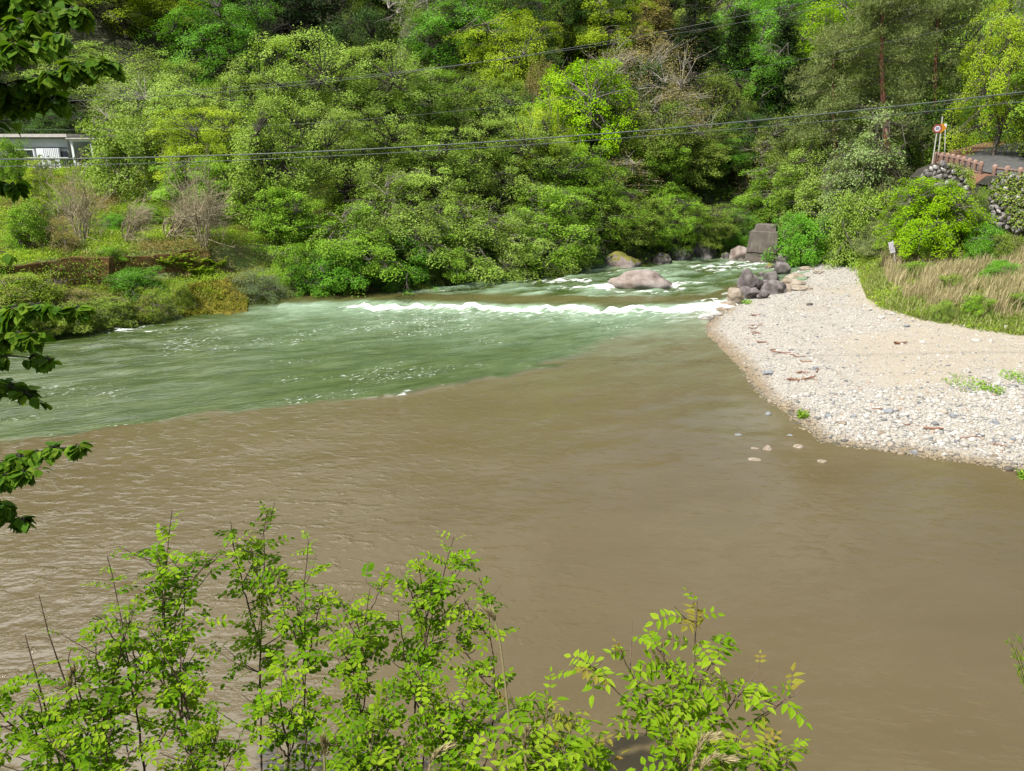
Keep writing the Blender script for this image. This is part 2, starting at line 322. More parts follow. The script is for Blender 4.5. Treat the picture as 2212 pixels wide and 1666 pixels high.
def build_terrain():
    xs = np.concatenate([np.arange(-90, -42, 2.0), np.arange(-42, 45, .42), np.arange(45, 110, 2.0)])
    ys = np.concatenate([np.arange(-25, 3, 1.0), np.arange(3, 10, .5), np.arange(10, 72, .42), np.arange(72, 190, 2.0)])
    X, Y = np.meshgrid(xs, ys); f = fields(X, Y); Z = H(X, Y, f)
    nx, ny = len(xs), len(ys); i = np.arange(ny - 1)[:, None] * nx + np.arange(nx - 1)[None]
    F = np.stack([i, i + 1, i + nx + 1, i + nx], -1).reshape(-1, 4)
    n = fbm(X * .5, Y * .5, 11, 4)
    gravel = np.where(f['R'], np.where(f['U'], 1 - sstep(.0, .9, f['dL'] + (n - .5) * 2.2), 1.0), 0)
    wet = np.where(f['R'], 1 - sstep(.15, .85, f['dR'] + (n - .5) * .8), 0)
    sand = np.where(f['R'], sstep(2.5, 5, f['dR']) * sstep(.42, .56, fbm(X * .22 + 4, Y * .22, 21, 3)), 0)
    litter = np.where(f['U'], sstep(4.4, 3.0, np.abs(X - f['xr'])) , 0)
    grass = np.where(f['dF'] > 0, (1 - sstep(-12, -8.5, X)) * (1 - sstep(22, 30, f['dF'])), np.where(f['U'], 1 - litter, 0))
    m, nt, out = new_mat('ground surface')
    n1 = noise_(nt, 2.2, 8, .65); n2 = noise_(nt, 14, 6, .6); n3 = noise_(nt, .7, 4, .6)
    soil = ramp(nt, [(.3, (.028, .026, .014)), (.6, (.055, .062, .022)), (.8, (.10, .085, .045))], n1).outputs[0]
    gcol = ramp(nt, [(.25, (.12, .10, .045)), (.5, (.12, .17, .035)), (.75, (.18, .25, .05))], n3).outputs[0]
    peb = nt.nodes.new('ShaderNodeTexVoronoi'); peb.inputs['Scale'].default_value = 17; tc = nt.nodes.new('ShaderNodeTexCoord'); nt.links.new(tc.outputs['Object'], peb.inputs['Vector'])
    pc = ramp(nt, [(0, (0.200, 0.188, 0.168)), (.35, (0.280, 0.252, 0.208)), (.7, (0.336, 0.308, 0.260)), (1, (0.384, 0.364, 0.328))], peb.outputs['Color']).outputs[0]
    sc = ramp(nt, [(.3, (0.276, 0.240, 0.180)), (.7, (0.336, 0.296, 0.232))], n2).outputs[0]
    gv = mixc(nt, attr(nt, 'sand'), pc, sc); gv = mixc(nt, attr(nt, 'wet'), gv, mixc(nt, n2, (.13, .095, .05), (.27, .20, .115)))
    col = mixc(nt, attr(nt, 'grass'), soil, gcol); col = mixc(nt, attr(nt, 'litter'), col, mixc(nt, n2, (.12, .055, .03), (.20, .10, .06)))
    col = mixc(nt, attr(nt, 'gravel'), col, gv)
    p = N_(nt, 'ShaderNodeBsdfPrincipled', Roughness=.9); nt.links.new(col, p.inputs['Base Color'])
    hh = math_(nt, 'ADD', math_(nt, 'MULTIPLY', peb.outputs['Distance'], -1.0), math_(nt, 'MULTIPLY', n1, 1.0))
    nt.links.new(bump_(nt, hh, .6, .06), p.inputs['Normal']); nt.links.new(p.outputs[0], out.inputs[0])
    me = mesh_np('ground', np.stack([X, Y, Z], -1).reshape(-1, 3), F, smooth=True, mats=[m],
                 attrs=dict(gravel=gravel.ravel(), wet=wet.ravel(), sand=sand.ravel(), grass=grass.ravel(), litter=litter.ravel()))
    o = obj('ground', me); tag(o, None, None, kind='structure')
build_terrain()

# ------------------------------------------------------------------ river
WEIR = np.array([PZ(*p, .1)[:2] for p in [(480, 672), (600, 660), (700, 657), (850, 655), (1000, 656), (1150, 658), (1300, 662), (1450, 664), (1535, 659), (1580, 645), (1610, 630)]])
MIXL = np.array([PZ(*p, 0)[:2] for p in [(-500, 1030), (-200, 1000), (0, 968), (200, 932), (400, 903), (600, 878), (800, 857), (920, 838), (1050, 812), (1150, 790), (1250, 762), (1330, 730), (1400, 704), (1480, 682), (1570, 660)]])
BOULD = PZ(1386, 624, .3)
FLOW = math.radians(28)
def build_river():
    xs = np.arange(-46, 62, .17); ys = np.concatenate([np.arange(6.5, 30, .2), np.arange(30, 58, .15), np.arange(58, 92, .5)])
    X, Y = np.meshgrid(xs, ys)
    yw = np.interp(X, WEIR[:, 0], WEIR[:, 1]); c = Y - yw + (fbm(X * .45, Y * 0, 5, 3) - .5) * 1.1
    inw = sstep(WEIR[0, 0] - 1, WEIR[2, 0], X) * (1 - sstep(WEIR[-2, 0], WEIR[-1, 0] + 1.0, X))
    up = sstep(-.7, .25, c)
    a = X * math.cos(FLOW) + Y * math.sin(FLOW); b = -X * math.sin(FLOW) + Y * math.cos(FLOW)
    ym = np.interp(X, MIXL[:, 0], MIXL[:, 1]); g = Y - ym + (fbm(a * .16, b * .45, 31, 4) - .5) * 2.6 + (fbm(a * .9, b * 1.6, 37, 3) - .5) * 1.3
    wid = .22 + 1.3 * sstep(-1, 9, X); green = sstep(-wid, wid * 1.2, g + (fbm(a * .6, b * 1.4, 39, 4) - .5) * (.6 + 1.8 * sstep(0, 8, X)))
    low = 1 - sstep(-.3, 0, c)
    # turbulence strength
    turb = np.clip(green * (.25 + .75 * np.exp(-np.clip(-c, 0, 60) / 9)) , 0, 1) * (1 - .75 * np.exp(-((c - 1.0) / 1.2) ** 2))
    n_st = fbm(a * .55, b * 1.7, 41, 4); n_sm = fbm(a * 1.6, b * 4.2, 43, 3); n_big = fbm(a * .16, b * .5, 47, 3)
    h = turb * ((n_st - .5) * .34 + (n_sm - .5) * .13) + green * (n_big - .5) * .25
    h += (1 - green) * ((fbm(a * .5, b * 1.1, 53, 3) - .5) * .05)
    h += .3 * up
    # splashing crest below the sill
    crest = np.exp(-((c + .75) / .42) ** 2) * inw * sstep(WEIR[2, 0] - .6, WEIR[3, 0], X)
    spik = fbm(X * 1.9, Y * .7, 61, 4); h += crest * (.05 + .75 * np.clip(spik - .36, 0, .32) * (.4 + fbm(X * .5, Y * .1, 67, 2)))
    inw2 = inw * sstep(WEIR[2, 0] - .6, WEIR[3, 0], X)
    foam = inw2 * (np.exp(-((c + .8) / (.08 + .42 * fbm(X * .8, Y * .2, 63, 3))) ** 2) * (.95 + 1.5 * (fbm(X * 1.6, Y * 1.2, 65, 3) - .5)) + low * np.exp(-np.clip(-c - .9, 0, 90) / 2.6) * (c < -.4) * .30)
    milk = inw * low * (c < 0) * np.exp(-np.clip(-c - .5, 0, 90) / (3.6 + 2.5 * fbm(a * .3, b * 1.1, 71, 3))) * (.50 + 1.3 * (n_st - .3))
    milk = np.maximum(milk, up * (c > 1.5) * np.clip(.16 + (n_st - .42) * 2.0, 0, .75) * green)
    # white streaks upstream of the sill
    def patch(px, py, rx, ry, amp, z=.3):
        q = PZ(px, py, z); da = (X - q[0]) * math.cos(.2) + (Y - q[1]) * math.sin(.2); db = -(X - q[0]) * math.sin(.2) + (Y - q[1]) * math.cos(.2)
        return amp * np.exp(-(da / rx) ** 2 - (db / ry) ** 2)
    pf = sum(patch(*p) for p in [(1225, 606, 2.3, .8, .75), (1240, 622, 2.6, .6, .55), (1300, 619, 1.2, .55, .9), (1468, 614, 1.6, .55, 1.1), (1640, 567, 2.2, .9, 1.0), (1560, 577, 3.2, 1.0, .6), (1620, 582, 2.5, .7, .55),
             (1480, 590, 3.0, .9, .4), (960, 628, 2.0, .7, .35), (1060, 617, 2.5, .7, .4), (1330, 590, 3, 1, .32), (1160, 600, 2, .8, .35), (1556, 650, 1.2, .5, 1.2), (1582, 636, .8, .5, 1.1)])
    pf = pf + sum(patch(*p, 0) for p in [(252, 716, 1.5, .35, 1.0), (330, 706, 1.2, .3, .5), (430, 762, 1.8, .5, .33), (600, 706, 2.5, .4, .30), (360, 800, 1.8, .5, .3), (620, 745, 1.2, .35, .33), (760, 718, 3, .4, .3)])
    foam = foam + pf * (.22 + 1.2 * (n_sm - .25)); h += np.clip(pf, 0, 1) * .16 * (n_st - .1)
    # bow wave and wake of the boulder
    rb = np.hypot((X - BOULD[0]) / 2.1, (Y - BOULD[1]) / 1.2)
    foam += np.exp(-((rb - 1.0) / .18) ** 2) * .55 * n_st * 1.6
    # thin lace along the seam between the two waters
    foam += np.exp(-((g - .1) / .28) ** 2) * .38 * sstep(-16, 2, -np.abs(X + 4) ) * np.clip((n_sm - .25) * 2, 0, 1)
    speck = green * (1 - up) * np.clip((fbm(a * .35, b * .9, 83, 3) - .5) * 4, 0, 1)  # white flecks for foam and sparkle, coloured into the green water
    nx, ny = len(xs), len(ys); i = np.arange(ny - 1)[:, None] * nx + np.arange(nx - 1)[None]
    F = np.stack([i, i + 1, i + nx + 1, i + nx], -1).reshape(-1, 4)
    f = fields(X, Y); keep = ((f['dF'] < 3.2) & ~(f['R'] & (f['dR'] > 3.0))).ravel()
    F = F[keep[F].all(1)]
    shallow = sstep(1.8, .1, f['dR']) * (1 - up)
    sill = np.exp(-((c - .9) / 1.0) ** 2) * inw
    m, nt, out = new_mat('river water')
    rot = -FLOW
    s1 = noise_(nt, 1.0, 5, .6, (.5, 2.0, 1), rot); s2 = noise_(nt, 1.0, 6, .65, (1.6, 6.5, 1), rot); s3 = noise_(nt, 1.0, 3, .55, (4.2, 12.0, 1), rot - .25)
    s4 = noise_(nt, 1.0, 4, .55, (1.9, 3.6, 1), .10); s5 = noise_(nt, 1.0, 4, .6, (.18, .5, 1), .15)
    s6 = noise_(nt, 1.0, 3, .5, (3.2, 5.0, 1), -.06); s4r = ramp(nt, [(.54, (0, 0, 0)), (.74, (1, 1, 1))], s4).outputs[0]
    brown = mixc(nt, ramp(nt, [(.15, (0, 0, 0)), (.9, (1, 1, 1))], s5).outputs[0], (.083, .064, .030), (.103, .081, .041))
    gre = mixc(nt, ramp(nt, [(.38, (0.000, 0.000, 0.000)), (.66, (1, 1, 1))], s1).outputs[0], (0.029, 0.050, 0.009), (0.062, 0.088, 0.022))
    col = mixc(nt, attr(nt, 'green'), brown, gre)
    col = mixc(nt, attr(nt, 'sill'), col, (.10, .088, .034, 1)); col = mixc(nt, math_(nt, 'MULTIPLY', attr(nt, 'shallow'), .35), col, (.125, .095, .048, 1))
    mk = math_(nt, 'MULTIPLY', attr(nt, 'milk'), ramp(nt, [(.25, (.35, .35, .35)), (.7, (1.25, 1.25, 1.25))], s2).outputs[0], True)
    col = mixc(nt, mk, col, (.27, .37, .26, 1))
    fo = math_(nt, 'ADD', attr(nt, 'foam'), math_(nt, 'MULTIPLY', math_(nt, 'SUBTRACT', s2, .5), 1.9))
    fo2 = math_(nt, 'ADD', math_(nt, 'MULTIPLY', attr(nt, 'speck'), .5), math_(nt, 'MULTIPLY', math_(nt, 'SUBTRACT', s3, .585), 4.0))
    fm = ramp(nt, [(.34, (0, 0, 0)), (.62, (1, 1, 1))], fo).outputs[0]; fm2 = ramp(nt, [(.50, (0, 0, 0)), (.78, (.55, .55, .55))], fo2).outputs[0]
    fa = math_(nt, 'MULTIPLY', fm, ramp(nt, [(.05, (0, 0, 0)), (.22, (1, 1, 1))], attr(nt, 'foam')).outputs[0])
    fa = math_(nt, 'MAXIMUM', fa, math_(nt, 'MULTIPLY', fm2, ramp(nt, [(.1, (0, 0, 0)), (.4, (1, 1, 1))], attr(nt, 'speck')).outputs[0]))
    col = mixc(nt, fa, col, (.80, .84, .80, 1))
    p = N_(nt, 'ShaderNodeBsdfPrincipled', IOR=1.333); nt.links.new(col, p.inputs['Base Color'])
    rg = nt.nodes.new('ShaderNodeMapRange'); nt.links.new(fa, rg.inputs[0]); rg.inputs[3].default_value = .09; rg.inputs[4].default_value = .75; nt.links.new(rg.outputs[0], p.inputs['Roughness'])
    hg = math_(nt, 'ADD', math_(nt, 'MULTIPLY', s1, .7), math_(nt, 'ADD', math_(nt, 'MULTIPLY', s2, .26), math_(nt, 'MULTIPLY', s3, .16)))
    hb = math_(nt, 'ADD', math_(nt, 'MULTIPLY', s4r, .20), math_(nt, 'ADD', math_(nt, 'MULTIPLY', s6, .20), math_(nt, 'MULTIPLY', s5, .5)))
    hb = math_(nt, 'MULTIPLY', hb, attr(nt, 'ripple'))
    mh = nt.nodes.new('ShaderNodeMix'); mh.data_type = 'FLOAT'; nt.links.new(attr(nt, 'green'), mh.inputs[0]); nt.links.new(hb, mh.inputs[2]); nt.links.new(hg, mh.inputs[3])
    nt.links.new(bump_(nt, mh.outputs[0], 1.0, .12), p.inputs['Normal']); nt.links.new(p.outputs[0], out.inputs[0])
    ripple = .20 + .85 * sstep(3, -8, X) * sstep(30, 14, Y) + .35 * (fbm(a * .12, b * .3, 91, 3) - .4)
    me = mesh_np('river', np.stack([X, Y, h], -1).reshape(-1, 3), F, smooth=True, mats=[m],
                 attrs={k: q.ravel() for k, q in dict(green=green, foam=np.clip(foam, 0, 1.4), milk=np.clip(milk, 0, 1), speck=speck, shallow=shallow, sill=np.clip(sill, 0, .8) * (1 - np.clip(foam, 0, 1)), ripple=np.clip(ripple, .1, 2.0)).items()})
    tag(obj('river', me), None, None, kind='structure')
build_river()

# ------------------------------------------------------------------ road with guard fence, signs, rubble walls
def strip(name, pts, mat, kind=None):
    pass
ASPH = simple_mat('worn asphalt', [(.3, (.055, .055, .055)), (.7, (.105, .103, .10))], 3, .85, .3, .01)
def build_road():
    ys = np.arange(14, 66, .5); A = []
    c = np.stack([np.interp(ys, ROADY, ROADX), ys, np.interp(ys, ROADY, ROADZ)], -1); 
    for k in range(2): c[1:-1] = (c[:-2] + c[2:] + 2 * c[1:-1]) / 4
    t = np.gradient(c[:, :2], axis=0); t /= np.linalg.norm(t, axis=1)[:, None]; nrm = np.stack([t[:, 1], -t[:, 0]], -1)
    us = np.linspace(-2.1, 2.1, 7); V = []
    for u in us: V.append(np.column_stack([c[:, 0] + nrm[:, 0] * u, c[:, 1] + nrm[:, 1] * u, c[:, 2] + .06 - .015 * abs(u)]))
    V = np.stack(V, 1); n, mcols = V.shape[:2]
    i = np.arange(n - 1)[:, None] * mcols + np.arange(mcols - 1)[None]
    F = np.stack([i, i + 1, i + mcols + 1, i + mcols], -1).reshape(-1, 4)
    tag(obj('road', mesh_np('road', V.reshape(-1, 3), F, smooth=True, mats=[ASPH])), None, None, kind='structure')
build_road()
FENCEM = simple_mat('weathered reddish fence concrete', [(.3, (0.172, 0.103, 0.077)), (.6, (0.267, 0.172, 0.133)), (.8, (0.361, 0.284, 0.241))], 7, .85, .4, .01)
RAILM = simple_mat('weathered brown fence rail', [(.3, (.10, .06, .05)), (.7, (.22, .15, .12))], 7, .85, .4, .01)
def guard_fence(pix, n, label):
    """low fence of stubby round posts, a double rail threaded through them"""
    P = []
    for px, py, Y in pix:
        q = PY(px, py, Y); P.append(q)
    P = np.array(P); s = np.r_[0, np.cumsum(np.linalg.norm(np.diff(P, axis=0), axis=1))]; u = np.linspace(0, s[-1], n)
    Q = np.stack([np.interp(u, s, P[:, k]) for k in range(3)], -1)
    root = thing('guard_fence', label, 'fence', (Q[n // 2, 0], Q[n // 2, 1], Q[n // 2, 2] - .8), group='reddish guard fences along the road edge')
    off = -np.array(root.location)
    for q in Q:
        a = Acc(); top = q[2]; zz = [-.95, -.5, -.46, -.2, -.16, -.02, .06, .09]; rr = [.10, .10, .115, .115, .125, .135, .10, .03]
        tube(a, [(q[0] + off[0], q[1] + off[1], top + z + off[2]) for z in zz], rr, 8); o = obj('post', a.mesh('fence_post', FENCEM, True), root)
    for dz in (-.10, -.52):
        a = Acc(); tube(a, Q + off + np.array([0, 0, dz]), .07, 6); obj('rail', a.mesh('fence_rail', RAILM, True), root)
guard_fence([(2025, 331, 46), (2065, 337, 44.5), (2120, 352, 42.6)], 9, 'reddish stubby-post guard fence beside the road signs at the left of the road')
guard_fence([(2150, 359, 41.6), (2212, 366, 40), (2290, 376, 38)], 6, 'reddish stubby-post guard fence above the rubble wall at the right edge')

STEEL = simple_mat('galvanised pole', [(.3, (.34, .33, .29)), (.7, (.46, .45, .40))], 12, .5, .1, .003)
def flat_mat(name, c, rough=.5):
    return simple_mat(name, [(.3, tuple(k * .88 for k in c)), (.7, c)], 5, rough, .05, .002)
RED = flat_mat('sign red', (0.224, 0.043, 0.043)); WHITE = flat_mat('sign white', (0.516, 0.499, 0.533)); BLUE = flat_mat('sign blue', (0.077, 0.103, 0.206)); YEL = flat_mat('sign yellow', (0.430, 0.189, 0.007)); GREYB = flat_mat('sign back grey', (0.430, 0.413, 0.430))
def disc(acc, c, r0, r1, y, seg=32, v=.5, nrm=1):
    ang = np.arange(seg) * 2 * math.pi / seg
    o = np.column_stack([c[0] + np.cos(ang) * r1, np.full(seg, y), c[1] + np.sin(ang) * r1])
    if r0 <= 0: acc.add(o, np.arange(seg)[None])
    else:
        i = np.column_stack([c[0] + np.cos(ang) * r0, np.full(seg, y), c[1] + np.sin(ang) * r0]); k = np.arange(seg); j = (k + 1) % seg
        acc.add(np.vstack([i, o]), np.stack([k, j, seg + j, seg + k], -1))
def cyl_y(acc, c, r, y0, y1, seg=32):
    tube(acc, [(c[0], y0, c[1]), (c[0], (y0 + y1) / 2, c[1]), (c[0], y1, c[1])], r, seg)
def text_mesh(s, size, mat, name):
    cu = bpy.data.curves.new('txt', 'FONT'); cu.body = s; cu.size = size; cu.align_x = 'CENTER'; cu.align_y = 'CENTER'; cu.extrude = .004; cu.offset = .006
    o = bpy.data.objects.new('txt', cu); COL.objects.link(o); dg = bpy.context.evaluated_depsgraph_get()
    me = bpy.data.meshes.new_from_object(o.evaluated_get(dg)); bpy.data.objects.remove(o); me.name = name; me.materials.clear(); me.materials.append(mat); return me
def speed_sign():
    top = PY(2025, 278, 45.6); gz = PY(2032, 331, 45.6)[2] - .6
    r = thing('speed_sign', 'round red-rimmed speed limit sign on a pale pole beside the guard fence', 'road sign', (top[0], top[1], gz), math.radians(-24))
    h = top[2] - gz
    a = Acc(); tube(a, [(0.02, .04, -.3), (.01, .04, h * .5), (0, .04, h + .2)], .035, 8); obj('pole', a.mesh('pole', STEEL, True), r)
    a = Acc(); cyl_y(a, (0, h), .225, -.005, .012); d = obj('disc', a.mesh('disc', WHITE), r)
    a = Acc(); disc(a, (0, h), .15, .226, -.012); obj('red_rim', a.mesh('rim', RED), d)
    n = obj('number', text_mesh('30', .185, BLUE, 'number'), d); n.location = (0, -.014, h); n.rotation_euler = (math.pi / 2, 0, 0)
speed_sign()
def diamond_sign():
    top = PY(2033, 277, 46.3); gz = PY(2040, 331, 46.3)[2] - .6; h = top[2] - gz
    r = thing('warning_sign', 'yellow diamond warning sign half hidden behind the round sign', 'road sign', (top[0] + .02, top[1], gz), math.radians(-14))
    a = Acc(); tube(a, [(.08, .04, -.3), (.04, .04, h * .5), (-.03, .04, h + .62)], .035, 8); obj('pole', a.mesh('pole', STEEL, True), r)
    a = Acc(); s = .27; V = [(-s, -.01, h), (0, -.01, h - s), (s, -.01, h), (0, -.01, h + s), (-s, .01, h), (0, .01, h - s), (s, .01, h), (0, .01, h + s)]
    a.add(np.array(V), np.array([[0, 1, 2, 3], [7, 6, 5, 4], [0, 4, 5, 1], [1, 5, 6, 2], [2, 6, 7, 3], [3, 7, 4, 0]])); obj('plate', a.mesh('plate', YEL), r)
diamond_sign()
def mirror_sign():
    top = PY(2042, 272, 47.2); gz = h1(top[0], top[1]); h = top[2] - gz
    r = thing('roadside_plate', 'small white plate on a slanting pale post behind the yellow sign', 'road sign', (top[0], top[1], gz), math.radians(-30))
    a = Acc(); tube(a, [(.25, .05, 0), (.12, .05, h * .5), (0, .05, h)], .03, 6); obj('post', a.mesh('post', STEEL, True), r)
    a = Acc(); box(a, (0, 0, h), (.14, .02, .24)); obj('plate', a.mesh('plate', WHITE), r)
mirror_sign()
INK = flat_mat('faded sign ink', (.25, .17, .30))
def notice():
    b = PG(1937, 590); top = PY(1926, 548, b[1]); d = top - b
    r = thing('notice_board', 'white notice board on a leaning white stake in the grass', 'sign', tuple(b), math.radians(-18))
    a = Acc(); tube(a, [(.03, 0, -.25), (0, 0, 0), (d[0], .01, d[2] + .62)], .025, 6); obj('stake', a.mesh('stake', WHITE, True), r)
    M = Matrix.Rotation(math.radians(-17), 4, 'Y'); cz = d[2] + .30
    a = Acc(); box(a, (d[0], -.035, cz), (.24, .02, .56), M=M); pl = obj('board', a.mesh('board', WHITE), r)
    a = Acc()
    for k in range(3):
        a = Acc()
        for j in range(7):
            u = -.07 + k * .068; w = .20 - j * .062
            q = M.to_3x3() @ Vector((u, 0, w)); box(a, (d[0] + q.x, -.0475, cz + q.z), (.028, .003, .036), M=M)
        obj('lettering', a.mesh('lettering', INK), pl)
notice()

# rocks -----------------------------------------------------------
def ico(sub):
    bm = bmesh.new(); bmesh.ops.create_icosphere(bm, subdivisions=sub, radius=1); V = np.array([v.co[:] for v in bm.verts]); F = np.array([[v.index for v in f.verts] for f in bm.faces]); bm.free(); return V, F
ICO = {k: ico(k) for k in (1, 2, 3, 4)}
def rock_geo(seed, size, sub=4, rough=.22, ang=.5, flat_top=0.0):
    V, F = ICO[sub]; r = np.random.default_rng(seed); off = Vector(r.uniform(-50, 50, 3)); V = V.copy()
    for k in range(int(9 * ang) + 2):                                   # chisel facets
        n = unit(r.normal(size=3)); d = r.uniform(.62, .92); s = V @ n; V -= np.clip(s - d, 0, 9)[:, None] * n * .9
    if flat_top: V[:, 2] = np.minimum(V[:, 2], 1 - flat_top)
    for i, p in enumerate(V):
        q = Vector(p) * 1.3 + off; n = mnoise.fractal(q, 1.0, 2.0, 4); V[i] *= 1 + rough * n
    return V * np.asarray(size), F
def rock(name, label, cat, px, py, wpx, hpx, mat, z=None, seed=0, depth=.8, ang=.5, rough=.2, rz=0, group=None, sink=.35, tilt=0, hs=1.0):
    b = PG(px, py) if z is None else PZ(px, py, z); k = np.linalg.norm(b - np.array([0, 0, CAMZ])) / math.sqrt(1 + ((px - CX) / FPX) ** 2) / FPX * .98
    w = wpx * k / 2; hh = hpx * k * 1.06 * hs; sz = hh / (2 * (1 - sink))
    V, F = rock_geo(seed, (w * 1.06, w * depth, sz), 4, rough, ang)
    if tilt: c, s = math.cos(tilt), math.sin(tilt); V = V @ np.array([[c, 0, -s], [0, 1, 0], [s, 0, c]])
    zmax = V[:, 2].max(); V[:, 2] += hh - zmax
    V[:, 1] += w * depth * .7
    return tag(obj(name, mesh_np(name, V, F, smooth=True, mats=[mat]), None, tuple(b), rz), label, cat, group)
rock('boulder', 'large pale pinkish boulder rising midstream from the white water', 'boulder', 1386, 624, 138, 36, ROCKPINK, .26, 5, .75, .9, .26, tilt=.08, sink=.5, hs=.92)
rock('boulder', 'moss-capped boulder at the foot of the forested far bank', 'boulder', 1345, 577, 80, 30, ROCKMOSS, .3, 8, .8, .5, .2, sink=.5)
for i, (px, py, w, h, mt, lab, sd, tl) in enumerate([
    (1622, 626, 46, 42, ROCKPURP, 'tall grey rounded boulder standing in the water at the gravel point', 11, 0),
    (1632, 622, 32, 19, ROCKPURP, 'small tilted boulder against the tall grey boulder at the gravel point', 12, .35),
    (1674, 634, 56, 28, ROCKPURP, 'wide purplish boulder lowest in the bank pile beside the gravel', 13, .08),
    (1668, 611, 33, 23, ROCKPURP, 'smooth lavender boulder leaning on the pile above the wide one', 14, -.4),
    (1690, 594, 44, 26, ROCKPURP, 'dark squarish boulder topmost in the bank pile below the green bush', 15, 0),
    (1662, 583, 18, 14, ROCKMOSS, 'small mossy brown stone at the upstream end of the bank pile', 16, 0),
    (1628, 640, 42, 15, ROCKPURP, 'low flat purplish slab at the foot of the tall grey boulder', 17, -.12),
    (1606, 640, 26, 20, ROCKPURP, 'narrow grey stone wedged left of the flat purplish slab', 18, -.5),
    (1590, 650, 36, 27, ROCKTAN, 'white-topped slanting boulder where the weir foam meets the gravel', 19, -.5),
    (1646, 600, 16, 12, ROCKPURP, 'little stone between the bank pile boulders beside a weed', 20, 0),
    (1612, 634, 22, 14, ROCKPURP, 'small dark stone before the tall grey boulder at the gravel point', 22, .2), (1650, 642, 24, 12, ROCKPURP, 'low stone between the flat slab and the wide purplish boulder', 23, 0), (1700, 632, 26, 16, ROCKTAN, 'tan stone at the right end of the wide purplish boulder', 24, 0), (1656, 622, 22, 16, ROCKPURP, 'stone in the middle of the bank pile below the lavender boulder', 25, .3),
    (1690, 573, 24, 24, ROCKPURP, 'dark cleft boulder on the waterline below the leafy bank bush', 21, 0)]):
    rock('boulder', lab, 'boulder', px, py, w, h, mt, .25 if py > 575 else .3, 100 + sd, .75, 1.1, .28, tilt=tl, group='boulders piled on the right bank')
for px, py, w, h, lab, sd in [(1712, 620, 62, 30, 'pale tan layered ledge rock at the head of the gravel', 1), (1724, 604, 44, 22, 'upper pale ledge rock under dry grass at the path', 2), (1738, 628, 50, 16, 'low tan ledge rock stepping down to the gravel', 3), (1745, 584, 30, 12, 'pale rubble stone at the top of the ledge by the bush', 4), (1770, 592, 26, 10, 'small pale rubble stone beside the sandy path', 5)]:
    rock('ledge_rock', lab, 'rock', px, py, w, h, ROCKTAN, None, 140 + sd, .9, 1.2, .35, hs=.52, group='tan ledge rocks beside the path')
for px, py, w, h, lab, sd in [(1548, 683, 26, 9, 'flat white stone lying at the tip of the gravel waterline', 1), (1527, 690, 34, 11, 'flat grey stone farthest out at the gravel tip', 2), (1575, 663, 40, 10, 'orange-tan stone at the end of the weir foam', 3), (1560, 672, 28, 8, 'rusty tan stone between foam and white gravel tip', 4)]:
    rock('shore_stone', lab, 'stone', px, py, w, h, ROCKTAN if sd > 2 else ROCKWHITE, .02, 160 + sd, .8, .6, .2)
for px, py, w, h, mt, lab, sd in [(1660, 974, 27, 13, ROCKTAN, 'whitish round stone standing alone in the brown shallows', 1), (1596, 942, 15, 5, ROCKBLUE, 'tiny grey stone just breaking the brown water left of the beach', 2), (1633, 972, 20, 4, ROCKTAN, 'flat brownish stone awash beside the white shallow stone', 3), (1728, 968, 24, 7, ROCKTAN, 'reddish flat stone awash at the beach corner', 4), (1707, 944, 18, 5, ROCKBLUE, 'small grey stone awash near the beach corner', 5), (1632, 997, 30, 4, ROCKTAN, 'long pale stone barely breaking the brown water', 6), (1778, 1000, 20, 5, ROCKTAN, 'brown stone awash below the beach edge', 7)]:
    rock('shallow_stone', lab, 'stone', px, py, w, h, mt, -.02, 180 + sd, .8, .4, .15, sink=.5, hs=.75)
# rocks under the far bank
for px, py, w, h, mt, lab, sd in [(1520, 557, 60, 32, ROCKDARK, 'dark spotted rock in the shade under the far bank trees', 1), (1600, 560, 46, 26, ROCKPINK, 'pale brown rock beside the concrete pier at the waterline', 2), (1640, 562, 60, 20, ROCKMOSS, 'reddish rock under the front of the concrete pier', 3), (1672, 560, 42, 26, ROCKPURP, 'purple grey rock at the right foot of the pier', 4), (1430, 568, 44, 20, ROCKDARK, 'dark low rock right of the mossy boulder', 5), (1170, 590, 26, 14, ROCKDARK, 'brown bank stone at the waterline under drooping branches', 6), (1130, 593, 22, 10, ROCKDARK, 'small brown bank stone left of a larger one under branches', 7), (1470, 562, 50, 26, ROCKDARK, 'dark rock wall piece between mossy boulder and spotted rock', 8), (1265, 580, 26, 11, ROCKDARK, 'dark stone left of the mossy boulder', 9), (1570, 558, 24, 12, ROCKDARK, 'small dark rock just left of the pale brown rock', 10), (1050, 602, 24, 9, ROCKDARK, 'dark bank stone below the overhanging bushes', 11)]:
    rock('bank_rock', lab, 'rock', px, py, w, h, mt, .3, 200 + sd, .8, .7, .25, sink=.45)

